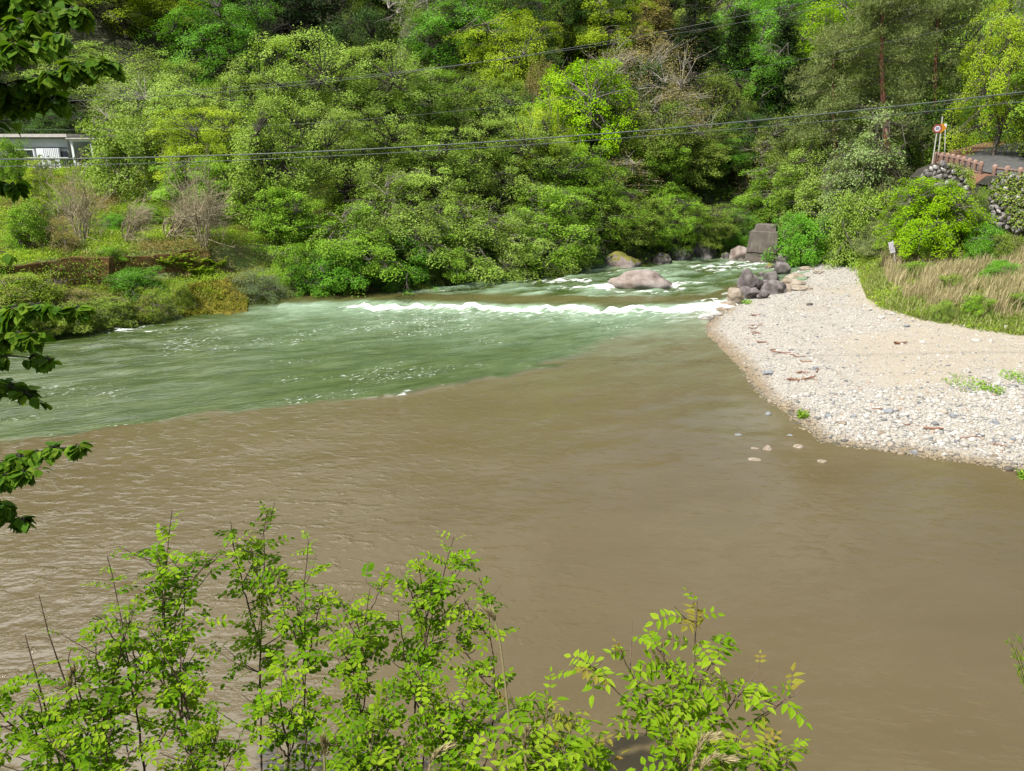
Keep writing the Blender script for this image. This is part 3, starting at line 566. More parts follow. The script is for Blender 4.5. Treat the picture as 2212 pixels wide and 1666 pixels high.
# concrete pier
def pier():
    b = PZ(1650, 556, .5); k = 58.0 / FPX * .96
    m, nt, out = new_mat('stained dark concrete'); n1 = noise_(nt, 1.3, 8, .65); n2 = noise_(nt, 1.0, 5, .6, (5, 5, .7))
    c = ramp(nt, [(.3, (.055, .045, .036)), (.55, (.105, .088, .072)), (.8, (.17, .15, .125))], n1).outputs[0]
    c = mixc(nt, ramp(nt, [(.56, (0, 0, 0)), (.72, (.6, .6, .6))], n2).outputs[0], c, (.26, .235, .20, 1))
    p = N_(nt, 'ShaderNodeBsdfPrincipled', Roughness=.85); nt.links.new(c, p.inputs['Base Color']); nt.links.new(bump_(nt, n1, .5, .05), p.inputs['Normal']); nt.links.new(p.outputs[0], out.inputs[0])
    r = thing('concrete_pier', 'dark weathered concrete bridge pier with stepped top standing on rocks upstream', 'pier', (b[0], b[1], 0), math.radians(-28))
    def frus(a, w0, d0, z0, w1, d1, z1, dx=0):
        V = [(-w0, -d0, z0), (w0, -d0, z0), (w0, d0, z0), (-w0, d0, z0), (-w1 + dx, -d1, z1), (w1 + dx, -d1, z1), (w1 + dx, d1, z1), (-w1 + dx, d1, z1)]
        a.add(np.array(V), BOXF)
    wb = 74 * k / 2; hh = 60 * k
    a = Acc(); frus(a, wb * .97, wb * .85, -.6, wb * .72, wb * .62, hh + .3)
    body = a.mesh('pier_body', m); o = obj('pier_body', body, r)
    bv = o.modifiers.new('bevel', 'BEVEL'); bv.width = .05; bv.segments = 2
    a = Acc(); frus(a, wb * .58, wb * .46, hh + .3, wb * .52, wb * .40, hh + .3 + 12 * k); o = obj('pier_cap', a.mesh('pier_cap', m), r)
    a = Acc(); box(a, (0, -wb * .775, .95), (wb * 1.6, .07, .05)); obj('cast_ledge', a.mesh('cast_ledge', m), r)
pier()

# rubble masonry walls below the road
EARTH = simple_mat('dark earth packing', [(.3, (.02, .018, .014)), (.7, (.06, .055, .04))], 6, .95, .5, .05)
def rubble_wall(path, label, seed):
    r = np.random.default_rng(seed); A = np.array(path)                 # rows: px, ytop, ybot, Y
    root = thing('rubble_wall', label, 'wall', tuple(PY(A[0, 0], A[0, 2], A[0, 3])), group='dry rubble walls below the road')
    off = -np.array(root.location); tops = np.array([PY(a[0], a[1], a[3]) for a in A]) + off; bots = np.array([PY(a[0], a[2], a[3] - .9) for a in A]) + off
    back = np.array([0, .6, 0]); a = Acc(); n = len(A)
    V = np.vstack([bots + back * .4, tops + back * .4, tops + back * 2.2, bots + back * 2.6 + [0, 0, -.4]]); i = np.arange(n - 1)
    for p, q in ((0, 1), (1, 2), (2, 3)): a.add(V, np.stack([p * n + i, p * n + i + 1, q * n + i + 1, q * n + i], -1))
    core = obj('wall_core', a.mesh('wall_core', EARTH), root)
    a = Acc(); V0, F0 = ICO[2]; L = np.linalg.norm(np.diff(tops, axis=0), axis=1).sum(); s = np.r_[0, np.cumsum(np.linalg.norm(np.diff(tops, axis=0), axis=1))]
    hgt = np.linalg.norm(tops - bots, axis=1).mean(); rows = max(2, int(hgt / .29))
    for j in range(rows + 1):
        u = r.uniform(0, .3)
        while u < L:
            sz = r.uniform(.11, .25); tt = np.array([np.interp(u, s, tops[:, k]) for k in range(3)]); bb = np.array([np.interp(u, s, bots[:, k]) for k in range(3)])
            c = bb + (tt - bb) * np.clip((j + r.uniform(-.25, .25)) / rows, 0, 1.02)
            if r.random() < .9:
                R = np.linalg.qr(r.normal(size=(3, 3)))[0]; W = np.sign(V0) * np.abs(V0) ** .6; W = W * (1 + .26 * np.sin(V0 @ r.normal(size=3) * 2.5)[:, None])
                a.add((W * [sz * .95, sz * .62, sz * .68]) @ (np.eye(3) * .8 + R * .25) + c + [0, .1, 0], F0, r.random())
            u += sz * 1.7
    m, nt, out = new_mat('rubble stones %d' % seed); n1 = noise_(nt, 7, 6, .65); cc = ramp(nt, [(0, (.08, .07, .065)), (.4, (.17, .155, .145)), (.8, (.26, .245, .23)), (1, (.46, .44, .42))], attr(nt, 'v')).outputs[0]
    cc = mixc(nt, math_(nt, 'MULTIPLY', ramp(nt, [(.45, (0, 0, 0)), (.6, (1, 1, 1))], n1).outputs[0], .75), cc, (.085, .075, .07, 1))
    p = N_(nt, 'ShaderNodeBsdfPrincipled', Roughness=.85); nt.links.new(cc, p.inputs['Base Color']); nt.links.new(bump_(nt, n1, .6, .03), p.inputs['Normal']); nt.links.new(p.outputs[0], out.inputs[0])
    obj('stone_facing', a.mesh('stone_facing', m, True), root)
    w = r.random((3200, 1)); i0 = r.integers(0, n - 1, 3200); w2 = r.random((3200, 1)); tq = tops[i0] * (1 - w2) + tops[i0 + 1] * w2; bq = bots[i0] * (1 - w2) + bots[i0 + 1] * w2; q = bq + (tq - bq) * (w * 1.08)
    q = q[vnoise(q[:, 0] * .9 + seed, q[:, 2] * 1.1, 9) > .60]; q = q + r.normal(size=q.shape) * .06 + [0, -.16, .04]; nq = len(q); Nq = unit(rand_unit(r, nq) + [0, -.6, .7]); fo = Acc(); leaves(fo, q, unit(np.cross(Nq, rand_unit(r, nq))), Nq, r.uniform(.07, .12, nq), .06, r.random(nq)); obj('creepers', fo.mesh('wall_creepers', LM['oak']), root)
rubble_wall([(1990, 385, 425, 44.6), (2010, 366, 425, 44.2), (2040, 356, 420, 43.4), (2075, 364, 425, 42.6), (2100, 378, 430, 42.0)], 'short rubble stone wall under the road fence above the bright round maple', 5)
rubble_wall([(2140, 400, 480, 40.4), (2165, 382, 488, 39.8), (2212, 384, 500, 38.9), (2280, 392, 520, 37.5)], 'tall overgrown rubble stone wall at the right edge beside the maple', 6)

# ------------------------------------------------------------------ plants: prototypes
def spray_leaves(acc, r, C, R, n, leaf, up=.55, flat=.28, aspect=.6, droop=.25, out=None, vbase=None, outw=.62):
    """flattened leafy sprays: C centres (m,3), R radii (m)"""
    m = len(C); idx = np.repeat(np.arange(m), n); k = len(idx)
    rad = np.sqrt(r.random(k)); ph = r.random(k) * 2 * math.pi
    tilt = (rand_unit(r, m) * .35 + np.array([0, 0, 1])); tilt = unit(tilt + (0 if out is None else out * outw))
    t1 = unit(np.cross(tilt, rand_unit(r, m))); t2 = np.cross(tilt, t1)
    off = (np.cos(ph) * rad)[:, None] * t1[idx] + (np.sin(ph) * rad)[:, None] * t2[idx] + r.normal(size=k)[:, None] * flat * tilt[idx]
    off[:, 2] -= droop * rad ** 2
    P = C[idx] + off * R[idx][:, None]
    Nn = unit(tilt[idx] * up + rand_unit(r, k) * (1 - up) + np.array([0, 0, .15])); D = unit(np.cross(Nn, rand_unit(r, k)))
    L = leaf * r.uniform(.7, 1.35, k); v = r.random(k) * .65 + (r.random(m) * .35 if vbase is None else vbase)[idx]
    leaves(acc, P - D * L[:, None] * .5, D, Nn, L, L * aspect, np.clip(v, 0, 1))
def curve3(p0, p1, bend, n=5):
    t = np.linspace(0, 1, n)[:, None]; m = (p0 + p1) / 2 + bend; return (1 - t) ** 2 * p0 + 2 * t * (1 - t) * m + t * t * p1
def make_tree(kind, seed, Ht=9.0, Wd=8.0, base=.2, sprays=190, nleaf=75, leaf=.15, sr=(.55, 1.0), layer=0, shape='round', flat=.28, up=.5, trunk_r=.2, limbs=8, droop=.25, aspect=.6, bark=None, twigs=1.0, lump=.35, bare=0.0):
    r = np.random.default_rng(seed); wood = Acc(); fol = Acc()
    zc0, zc1 = base * Ht, Ht; off = r.uniform(-20, 20, 2)
    # spray centres
    C = []
    while len(C) < sprays:
        p = unit(r.normal(size=3)) * (r.uniform(.30, 1.0) ** .5)
        if shape == 'cone':
            h = r.random() ** 1.25; rad = (1 - h) * .95 + .06; a = r.random() * 6.283; q = math.sqrt(r.uniform(.15, 1)); p = np.array([math.cos(a) * rad * q, math.sin(a) * rad * q, h * 2 - 1])
        elif shape == 'vase': p[:2] *= .62 + .40 * (p[2] * .5 + .5)
        elif shape == 'dome': p[2] = abs(p[2]) * 2 - 1 if r.random() < .8 else p[2]
        az = math.atan2(p[1], p[0]); lm = 1 + lump * (2 * float(vnoise(np.array(az * 1.4 + off[0]), np.array(p[2] * 2.3 + off[1]), seed)) - 1)
        if shape != 'cone': p = p * lm
        else: p[:2] *= lm
        c = np.array([p[0] * Wd / 2, p[1] * Wd / 2, zc0 + (zc1 - zc0) * (p[2] * .5 + .5)])
        if layer: c[2] = round((c[2] + .25 * layer * math.sin(az * 2 + seed)) / layer) * layer + r.normal() * layer * .13
        c[2] = min(max(c[2], zc0 * .7 + .1), Ht - .1); C.append(c)
    C = np.array(C); R = r.uniform(sr[0], sr[1], sprays)
    # trunk and limbs
    th = Ht * (.93 if shape == 'cone' else .62); ks = np.linspace(0, 1, 8); bend = r.normal(size=2) * Ht * .03
    tr = np.column_stack([bend[0] * np.sin(ks * 3), bend[1] * np.sin(ks * 2.4), ks * th]); tube(wood, tr, trunk_r * (1.25 - ks * 1.0) + .015, 8)
    nodes = [tr[3:]]
    for i in range(limbs):
        az = 6.283 * (i + r.random() * .7) / limbs; hh = r.uniform(.22, .9) * th; s = np.array([np.interp(hh, tr[:, 2], tr[:, 0]), np.interp(hh, tr[:, 2], tr[:, 1]), hh])
        ln = Wd * r.uniform(.28, .44) * ((1 - hh / Ht) * 1.1 + .2 if shape == 'cone' else 1); rise = (0 if shape == 'cone' else r.uniform(.1, .34) * Ht)
        e = s + np.array([math.cos(az) * ln, math.sin(az) * ln, rise]); e[2] = min(e[2], Ht * .93)
        cv = curve3(s, e, np.array([0, 0, -rise * .15]) + r.normal(size=3) * .25, 7); rl = trunk_r * r.uniform(.35, .55)
        tube(wood, cv, rl * np.linspace(1, .3, 7), 6); nodes.append(cv[2:])
    nodes = np.vstack(nodes)
    for c in C:
        if r.random() > twigs: continue
        k = np.argmin(np.linalg.norm((nodes - c) * [1, 1, 1.5], axis=1) + r.random(len(nodes)) * .5); cv = curve3(nodes[k], c + r.normal(size=3) * .1, r.normal(size=3) * .18 + [0, 0, .12], 5)
        tube(wood, cv, np.linspace(trunk_r * .16 + .012, .010, 5), 4)
        for q in range(2):
            e = c + r.normal(size=3) * [.7, .7, .25]; tube(wood, curve3(cv[2], e, r.normal(size=3) * .1, 4), np.linspace(.018, .007, 4), 3)
    keep = r.random(sprays) >= bare
    out = unit(C - np.array([0, 0, (zc0 + zc1) / 2]))
    spray_leaves(fol, r, C[keep], R[keep], nleaf, leaf, up, flat, aspect, droop, out[keep])
    return wood.mesh(kind + '_trunk', bark or BARK, True), fol.mesh(kind + '_crown', None), Ht, Wd
PROTO = {}
def proto(key, *args, **kw):
    PROTO.setdefault(key, []).append(make_tree(key, *args, **kw))
for sd in (1, 2, 3): proto('broadleaf', sd, 9.5, 9, .12, 200, 175, .120, (.5, 1.0), .9, 'round', .24, .60, .22, 9, bark=BARKD, lump=.7)
for sd in (4, 5): proto('maple', sd, 8, 8, .10, 170, 185, .125, (.6, 1.05), .95, 'round', .18, .66, .17, 8, droop=.35, lump=.4)
for sd in (6, 7): proto('evergreen', sd, 9, 7.5, .05, 250, 140, .115, (.4, .75), 0, 'round', .38, .5, .2, 7, bark=BARKD, lump=.45)
for sd in (8, 9): proto('cedar', sd, 14, 6, .06, 300, 85, .18, (.45, .85), 0, 'cone', .2, .5, .2, 26, droop=.5, aspect=.36, bark=BARKD, lump=.2)
for sd in (10, 11): proto('twiggy', sd, 9, 8, .15, 200, 46, .11, (.5, .9), 0, 'vase', .35, .5, .16, 10, bark=BARKP, lump=.45, bare=.15)
for sd in (12, 13, 18): proto('bush', sd, 3, 4, .02, 130, 140, .095, (.3, .55), 0, 'dome', .34, .5, .05, 9, twigs=.4, lump=.45)
proto('vine', 14, 8, 5, .0, 240, 90, .14, (.35, .7), 0, 'round', .5, .45, .15, 6, bark=BARKD, lump=.55)
for sd in (15, 16): proto('sapling', sd, 6, 4.5, .1, 110, 85, .13, (.35, .7), .7, 'vase', .2, .6, .07, 7, lump=.45)
proto('willow', 17, 3, 4, .0, 130, 110, .12, (.28, .5), 0, 'dome', .45, .4, .05, 9, aspect=.28, twigs=.5, lump=.3)
for sd in (19, 20): proto('hanging', sd, 7, 6.5, .02, 180, 175, .115, (.5, .95), .7, 'dome', .2, .62, .12, 10, droop=.7, lump=.65, bark=BARK)
proto('roundmaple', 21, 5.2, 7, .20, 360, 130, .13, (.38, .68), .5, 'dome', .18, .68, .14, 8, droop=.3, lump=.35)
def make_pine(seed):
    r = np.random.default_rng(seed); wood = Acc(); limb = Acc(); fol = Acc(); Ht, Wd = 12.0, 9.0; ks = np.linspace(0, 1, 12)
    tr = np.column_stack([-2.3 * ks + .22 * np.sin(ks * 6), .2 * np.sin(ks * 4), ks * Ht * .95]); tube(wood, tr, .24 * (1.15 - ks * .9), 9)
    C = []
    for i in range(40):
        h = r.uniform(.40, .99); s = np.array([np.interp(h * Ht * .95, tr[:, 2], tr[:, 0]), 0.1, h * Ht * .95]); az = i * 2.4 + r.random()
        if h < .86 and math.sin(az) < -.35: az = -az
        ln = r.uniform(1.6, 4.4) * (1.25 - h * .75); e = s + np.array([math.cos(az) * ln, math.sin(az) * ln, r.uniform(-.5, .8)])
        cv = curve3(s, e, np.array([0, 0, .2]) + r.normal(size=3) * .2, 6); tube(limb, cv, np.linspace(.045, .010, 6), 5)
        for q in range(9):
            p = cv[r.integers(2, 6)] + r.normal(size=3) * [.8, .8, .2]; C.append(p); tube(limb, curve3(cv[r.integers(1, 5)], p, r.normal(size=3) * .1, 4), np.linspace(.014, .006, 4), 3)
    C = np.array(C); spray_leaves(fol, r, C, r.uniform(.45, .85, len(C)), 150, .19, .5, .18, .2, -.15)
    return wood.mesh('pine_trunk', BARKR, True), fol.mesh('pine_crown', None), Ht, Wd, limb.mesh('pine_limbs', BARK, True)
PROTO['pine'] = [make_pine(31)]
def make_bare(seed, Ht=4.2, Wd=4.5, lean=.0, n=11):
    r = np.random.default_rng(seed); wood = Acc(); tw = Acc()
    def rec(acc, p, d, L, rad, dep):
        k = 6; pts = [p]
        for i in range(k): d = unit(d + r.normal(size=3) * .13 + np.array([lean * .05, 0, .02])); pts.append(pts[-1] + d * L / k)
        pts = np.array(pts); tube(acc, pts, np.linspace(rad, rad * .5, k + 1), 5 if dep == 0 else 3)
        if dep < 3:
            for j in range(5 if dep else 6):
                q = pts[r.integers(2, k + 1)]; nd = unit(d + r.normal(size=3) * .55 + np.array([lean * .3, 0, .05])); rec(tw, q, nd, L * r.uniform(.4, .65), rad * .5, dep + 1)
    for i in range(n):
        az = r.random() * 6.283; sp = r.uniform(.05, .55); rec(wood, np.array([math.cos(az) * .15, math.sin(az) * .15, 0]), unit(np.array([math.cos(az) * sp + lean * .4, math.sin(az) * sp, 1])), Ht * r.uniform(.4, .62), .045, 0)
    return wood.mesh('bare_stems', TWIG, True), tw.mesh('bare_twigs', TWIG), Ht, Wd
PROTO['bare'] = [make_bare(41), make_bare(42, lean=.9)]
NAMES = {'broadleaf': 'broadleaf_tree', 'maple': 'maple_tree', 'evergreen': 'evergreen_tree', 'cedar': 'cedar_tree', 'twiggy': 'budding_tree', 'bush': 'leafy_bush', 'vine': 'vine_covered_tree', 'sapling': 'young_tree', 'willow': 'willow_bush', 'pine': 'pine_tree', 'bare': 'bare_shrub', 'hanging': 'drooping_tree', 'roundmaple': 'maple_tree'}
CATS = {'bush': 'bush', 'willow': 'bush', 'bare': 'shrub'}
TR = np.random.default_rng(77)
def plant(kind, leafc, loc, height, width, label, group=None, var=None, rz=None):
    pr = PROTO[kind][TR.integers(len(PROTO[kind])) if var is None else var]; wm, fm, h0, w0 = pr[:4]
    t = thing(NAMES[kind], label, CATS.get(kind, 'tree'), loc, TR.random() * 6.283 if rz is None else rz, group)
    sz = height / h0; sx = width / w0; sz = max(sz, .62 * sx); t.scale = (sx, sx, sz)
    a = obj('stems' if kind in ('bare', 'bush', 'willow') else 'trunk', wm, t); b = obj('twigs' if kind == 'bare' else ('foliage' if kind in ('bush', 'willow') else 'crown'), fm, t)
    if len(pr) > 4: obj('limbs', pr[4], t)
    if kind != 'bare':
        if not fm.materials: fm.materials.append(LM[leafc])
        b.material_slots[0].link = 'OBJECT'; b.material_slots[0].material = LM[leafc]
    return t
def T(kind, leafc, px, ptop, wpx, Y, label, group=None, var=None, rz=None, minh=1.0):
    p = PY(px, ptop, Y); zb = h1(p[0], p[1]) - .1; k = Y / ray(px, ptop)[1] / FPX
    return plant(kind, leafc, (p[0], p[1], zb), max(minh, p[2] - zb), wpx * k, label, group, var, rz)

# ------------------------------------------------------------------ the forest, tree by tree
KEYS = []
for a in [
 # slope above the house
 ('broadleaf', 'olive', 130, 70, 250, 64, 'loose olive tree on the slope behind the small house'),
 ('broadleaf', 'yellow', 260, -30, 280, 78, 'yellow-green tree at the upper left edge of the forest'),
 ('broadleaf', 'green', 490, -30, 270, 74, 'fresh green broadleaf tree left of the dark conifers'),
 ('broadleaf', 'yellow', 390, 10, 200, 80, 'yellowish tree between the upper left tree and the fresh green one'),
 ('broadleaf', 'olive', 320, 100, 260, 61, 'olive tree with dark forked limbs upslope right of the house'),
 ('twiggy', 'olive', 260, 160, 200, 58, 'half-leafed twiggy tree just above the house roof'),
 ('evergreen', 'dark', 110, 225, 170, 56, 'dark evergreen tree directly behind the house roof'),
 ('evergreen', 'dark', 30, 190, 150, 57, 'dark evergreen tree behind the left end of the house'),
 ('broadleaf', 'mid', 190, 20, 220, 84, 'mid-green tree at the top behind the loose olive tree on the left'),
 ('maple', 'yellow', 110, -30, 200, 88, 'yellow-green tree topmost at the left behind the hanging branch'),
 ('broadleaf', 'olive', 20, 40, 240, 70, 'tall olive tree at the far left edge beyond the hanging branch'),
 ('bush', 'olive', 255, 235, 190, 50, 'round light green tree to the right of the house roof'),
 ('bush', 'mid', 12, 292, 80, 47.5, 'round green bush in front of the left end of the house'),
 ('broadleaf', 'yellow', 430, 235, 250, 51, 'yellow-green tree between the carport and the vine-hung tree'),
 ('broadleaf', 'olive', 410, 170, 220, 56, 'olive tree upslope from the yellow-green carport tree'),
 ('maple', 'mid', 420, 330, 190, 47, 'spreading green tree above the bare brown shrubs'),
 ('vine', 'olive', 565, 215, 170, 45.5, 'tall yellow-green vine-covered tree standing left of the dark trunk'),
 ('vine', 'mid', 620, 420, 130, 43.5, 'shorter vine-covered tree to the right of the tall one at the bank'),
 # centre
 ('cedar', 'cedar', 610, -70, 170, 84, 'dark conifer leftmost of the dark group at the top of the slope'),
 ('cedar', 'cedar', 690, -50, 180, 86, 'dark conifer second from the left in the group at the top of the slope'),
 ('evergreen', 'dark', 775, 10, 190, 78, 'dark round evergreen beside the conifers at the top'),
 ('cedar', 'cedar', 850, -90, 190, 86, 'dark conifer behind the big forked grey limb at the top'),
 ('twiggy', 'olive', 915, -70, 220, 76, 'thick-limbed grey tree with a forked bare limb at the top centre'),
 ('broadleaf', 'olive', 640, 75, 290, 57, 'broad olive crown left of centre with tiered foliage'),
 ('broadleaf', 'olive', 800, 100, 270, 57, 'olive crown with pale twigs right of the broad tiered one'),
 ('broadleaf', 'olive', 540, 130, 220, 55, 'olive crown above the vine-covered tree'),
 ('broadleaf', 'olive', 735, 235, 260, 50, 'leaning olive tree with a dark forked trunk above the bank'),
 ('broadleaf', 'mid', 930, 150, 260, 60, 'mid-green tree upslope of centre below the conifers'),
 ('broadleaf', 'olive', 940, 285, 270, 53, 'olive tree with drooping pale branches in the centre'),
 ('broadleaf', 'green', 1010, -10, 280, 74, 'fresh green tiered tree at the top right of the forked limb'),
 ('maple', 'yellow', 1095, 10, 210, 70, 'flat-tiered yellow-green tree with pale bare limbs at the top'),
 ('broadleaf', 'olive', 1060, 150, 200, 62, 'olive tree behind the upper cables left of the bright maple'),
 ('evergreen', 'dark', 1135, 60, 150, 74, 'dark evergreen in the gap above the bright maple'),
 ('roundmaple', 'bright', 1255, 130, 235, 60, 'brilliant yellow-green maple in the middle of the forest'),
 ('evergreen', 'twig', 1168, 120, 90, 64, 'small brownish evergreen at the left shoulder of the brilliant maple'),
 ('maple', 'yellow', 1180, 200, 130, 56.5, 'golden-tinged maple lower left of the brilliant maple'),
 ('twiggy', 'twig', 1390, 75, 250, 69, 'grey-brown budding tree right of the brilliant maple'),
 ('twiggy', 'twig', 1460, 150, 190, 65, 'grey-brown budding tree with slanting pale twigs below its twin'),
 ('maple', 'yellow', 1310, -20, 180, 80, 'pale yellow tree at the top edge above the brilliant maple'),
 ('cedar', 'twig', 1420, -80, 150, 84, 'tan-tinged conifer at the top right of centre'),
 ('cedar', 'cedar', 1510, -60, 170, 80, 'dark conifer right of the tan-tinged one'),
 ('evergreen', 'oak', 1370, 200, 220, 61, 'rounded evergreen oak below the grey-brown budding trees'),
 ('broadleaf', 'olive', 1105, 255, 260, 55, 'olive tiered tree below and left of the brilliant maple'),
 ('broadleaf', 'mid', 1235, 305, 270, 55, 'mid-green tree directly under the brilliant maple'),
 ('evergreen', 'oak', 1455, 255, 200, 63, 'tall dome-shaped evergreen oak above the spotted rock'),
 ('evergreen', 'oak', 1500, 330, 180, 64, 'dense evergreen oak nearest the water left of the pier'),
 ('twiggy', 'twig', 1330, 330, 190, 58.5, 'pale-twigged drooping tree leaning over the mossy boulder'),
 ('evergreen', 'mid', 1400, 390, 190, 60, 'evergreen with hanging sprays behind the mossy boulder'),
 ('maple', 'green', 1640, -50, 200, 82, 'fresh green maple at the top beside the dark cedars'),
 ('maple', 'bright', 1800, -40, 230, 80, 'bright green maple at the top left of the red-trunked pine'),
 ('maple', 'green', 1650, 60, 160, 77, 'layered green maple in front of the dark cedars'),
 ('maple', 'bright', 1830, 80, 140, 74, 'bright small maple tucked beside the dark cedars on the right'),
 ('cedar', 'cedar', 1700, 70, 190, 76, 'broad dark cedar in the shaded hollow right of centre'),
 ('cedar', 'cedar', 1600, 40, 170, 78, 'dark cedar left in the shaded hollow'),
 ('cedar', 'cedar', 1770, 130, 170, 72, 'dark cedar right in the shaded hollow'),
 ('evergreen', 'dark', 1610, 230, 190, 68, 'dark evergreen below the shaded hollow'),
 ('evergreen', 'oak', 1560, 140, 150, 70, 'greyish oak left of the shaded hollow'),
 ('maple', 'green', 1560, 400, 150, 66, 'light green drooping maple left behind the pier'),
 ('maple', 'bright', 1650, 430, 130, 66, 'bright low maple directly behind the pier'),
 # right bank
 ('pine', 'pine', 2000, -70, 330, 52, 'tall red-trunked pine rising left of the road signs'),
 ('pine', 'pine', 1870, 40, 240, 57, 'grey-green pine left of and behind the red-trunked one'),
 ('pine', 'pine', 2110, -60, 280, 60, 'grey-green pine to the right behind the red-trunked one'),
 ('broadleaf', 'mid', 2060, 70, 230, 62, 'mid-green tree between the red-trunked pine and the road bend'),
 ('maple', 'yellow', 2205, -20, 190, 49, 'yellow-green tree over the road at the right edge'),
 ('maple', 'green', 2170, 120, 150, 57, 'green tree hanging above the road bend'),
 ('evergreen', 'dark', 2120, 160, 220, 64, 'dark tree filling the shade behind the road bend'),
 ('evergreen', 'dark', 2010, 190, 170, 58, 'dark tree in the shade behind the road signs'),
 ('broadleaf', 'olive', 2150, -80, 260, 72, 'tall olive tree at the top right behind the road bend'),
 ('broadleaf', 'mid', 2240, -110, 280, 66, 'tall green tree in the top right corner'),
 ('evergreen', 'oak', 2060, -20, 220, 78, 'olive evergreen at the top between the two rear pines'),
 ('bush', 'mid', 2085, 282, 130, 57.5, 'low green bush at the far side of the road bend'),
 ('bush', 'under', 2030, 265, 110, 53.5, 'shaded bush directly behind the road signs'),
 ('sapling', 'mint', 1900, 225, 150, 50.5, 'pale mint-green sapling below the cables left of the red trunk'),
 ('sapling', 'mint', 1840, 300, 120, 51, 'smaller pale sapling left of the mint-green one'),
 ('evergreen', 'oak', 1730, 230, 190, 61, 'olive evergreen on the right bank above the pier'),
 ('twiggy', 'twig', 1650, 280, 150, 65, 'brownish budding tree above the concrete pier'),
 ('broadleaf', 'olive', 1790, 290, 190, 56, 'olive tree in the middle of the right bank thicket'),
 ('maple', 'mid', 1700, 340, 190, 59, 'mid-green spreading tree right above the pier'),
 ('evergreen', 'pine', 1915, 330, 150, 50.5, 'grey-green shrubby pine beside the rubble wall'),
 ('bush', 'olive', 1872, 395, 150, 48.6, 'olive bush at the foot of the shrubby pine behind the path'),
 ('bush', 'pine', 1905, 470, 90, 47, 'grey-green bush left of the round maple'),
 ('twiggy', 'twig', 1815, 350, 130, 54, 'brownish twiggy shrub in the middle of the right bank thicket'),
 ('bush', 'olive', 2122, 402, 44, 40.0, 'olive creeper bush between the two rubble walls'),
 ('bush', 'mid', 1972, 392, 50, 44.6, 'green bush at the left end of the short rubble wall'),
 ('sapling', 'pine', 1860, 385, 110, 51, 'small grey-green pine shrub below its larger neighbour'),
 ('sapling', 'olive', 1790, 380, 130, 53, 'thin olive sapling behind the leafy bush by the path'),
 ('bush', 'green', 1742, 452, 135, 50.8, 'leafy bright green bush beside the head of the gravel path'),
 ('bush', 'yellow', 1782, 505, 90, 51.5, 'low yellowish bush at the back of the gravel path'),
 ('bush', 'mid', 1832, 485, 110, 50.5, 'rounded green bush behind the sandy path'),
 ('roundmaple', 'bright', 2030, 384, 195, 40.5, 'round bright yellow-green maple standing in the grass on the right bank'),
 ('bush', 'green', 2143, 482, 100, 38, 'leafy green bush right of the round maple'),
 ('bush', 'pine', 1905, 535, 90, 45, 'grey-green bush beside the notice board'),
 ('bush', 'mid', 2118, 640, 70, 31.5, 'small dark green bush standing in the dry reeds'),
 ('bush', 'green', 2170, 560, 80, 35, 'light green bush among the tall dry grass at the right edge'),
 ('bush', 'oak', 2060, 590, 70, 34.5, 'olive bush in the tall dry grass below the round maple'),
 ('bush', 'mid', 2200, 640, 70, 31.5, 'green bush in the dry reeds at the right edge below the light green one'),
 ('bush', 'olive', 2045, 655, 46, 31.8, 'little olive bush at the front of the grassy bank'),
 ('bush', 'oak', 2180, 500, 70, 37.2, 'olive bush at the foot of the tall rubble wall'),
 ('bush', 'mid', 1985, 590, 80, 38, 'low green bush right of the notice board'),
]:
    kind, lc = a[0], a[1]; T(kind, lc, *a[2:5], a[5], a[6], rz=0.0 if kind == 'pine' else None); KEYS.append((a[2], a[3], a[4], a[5]))
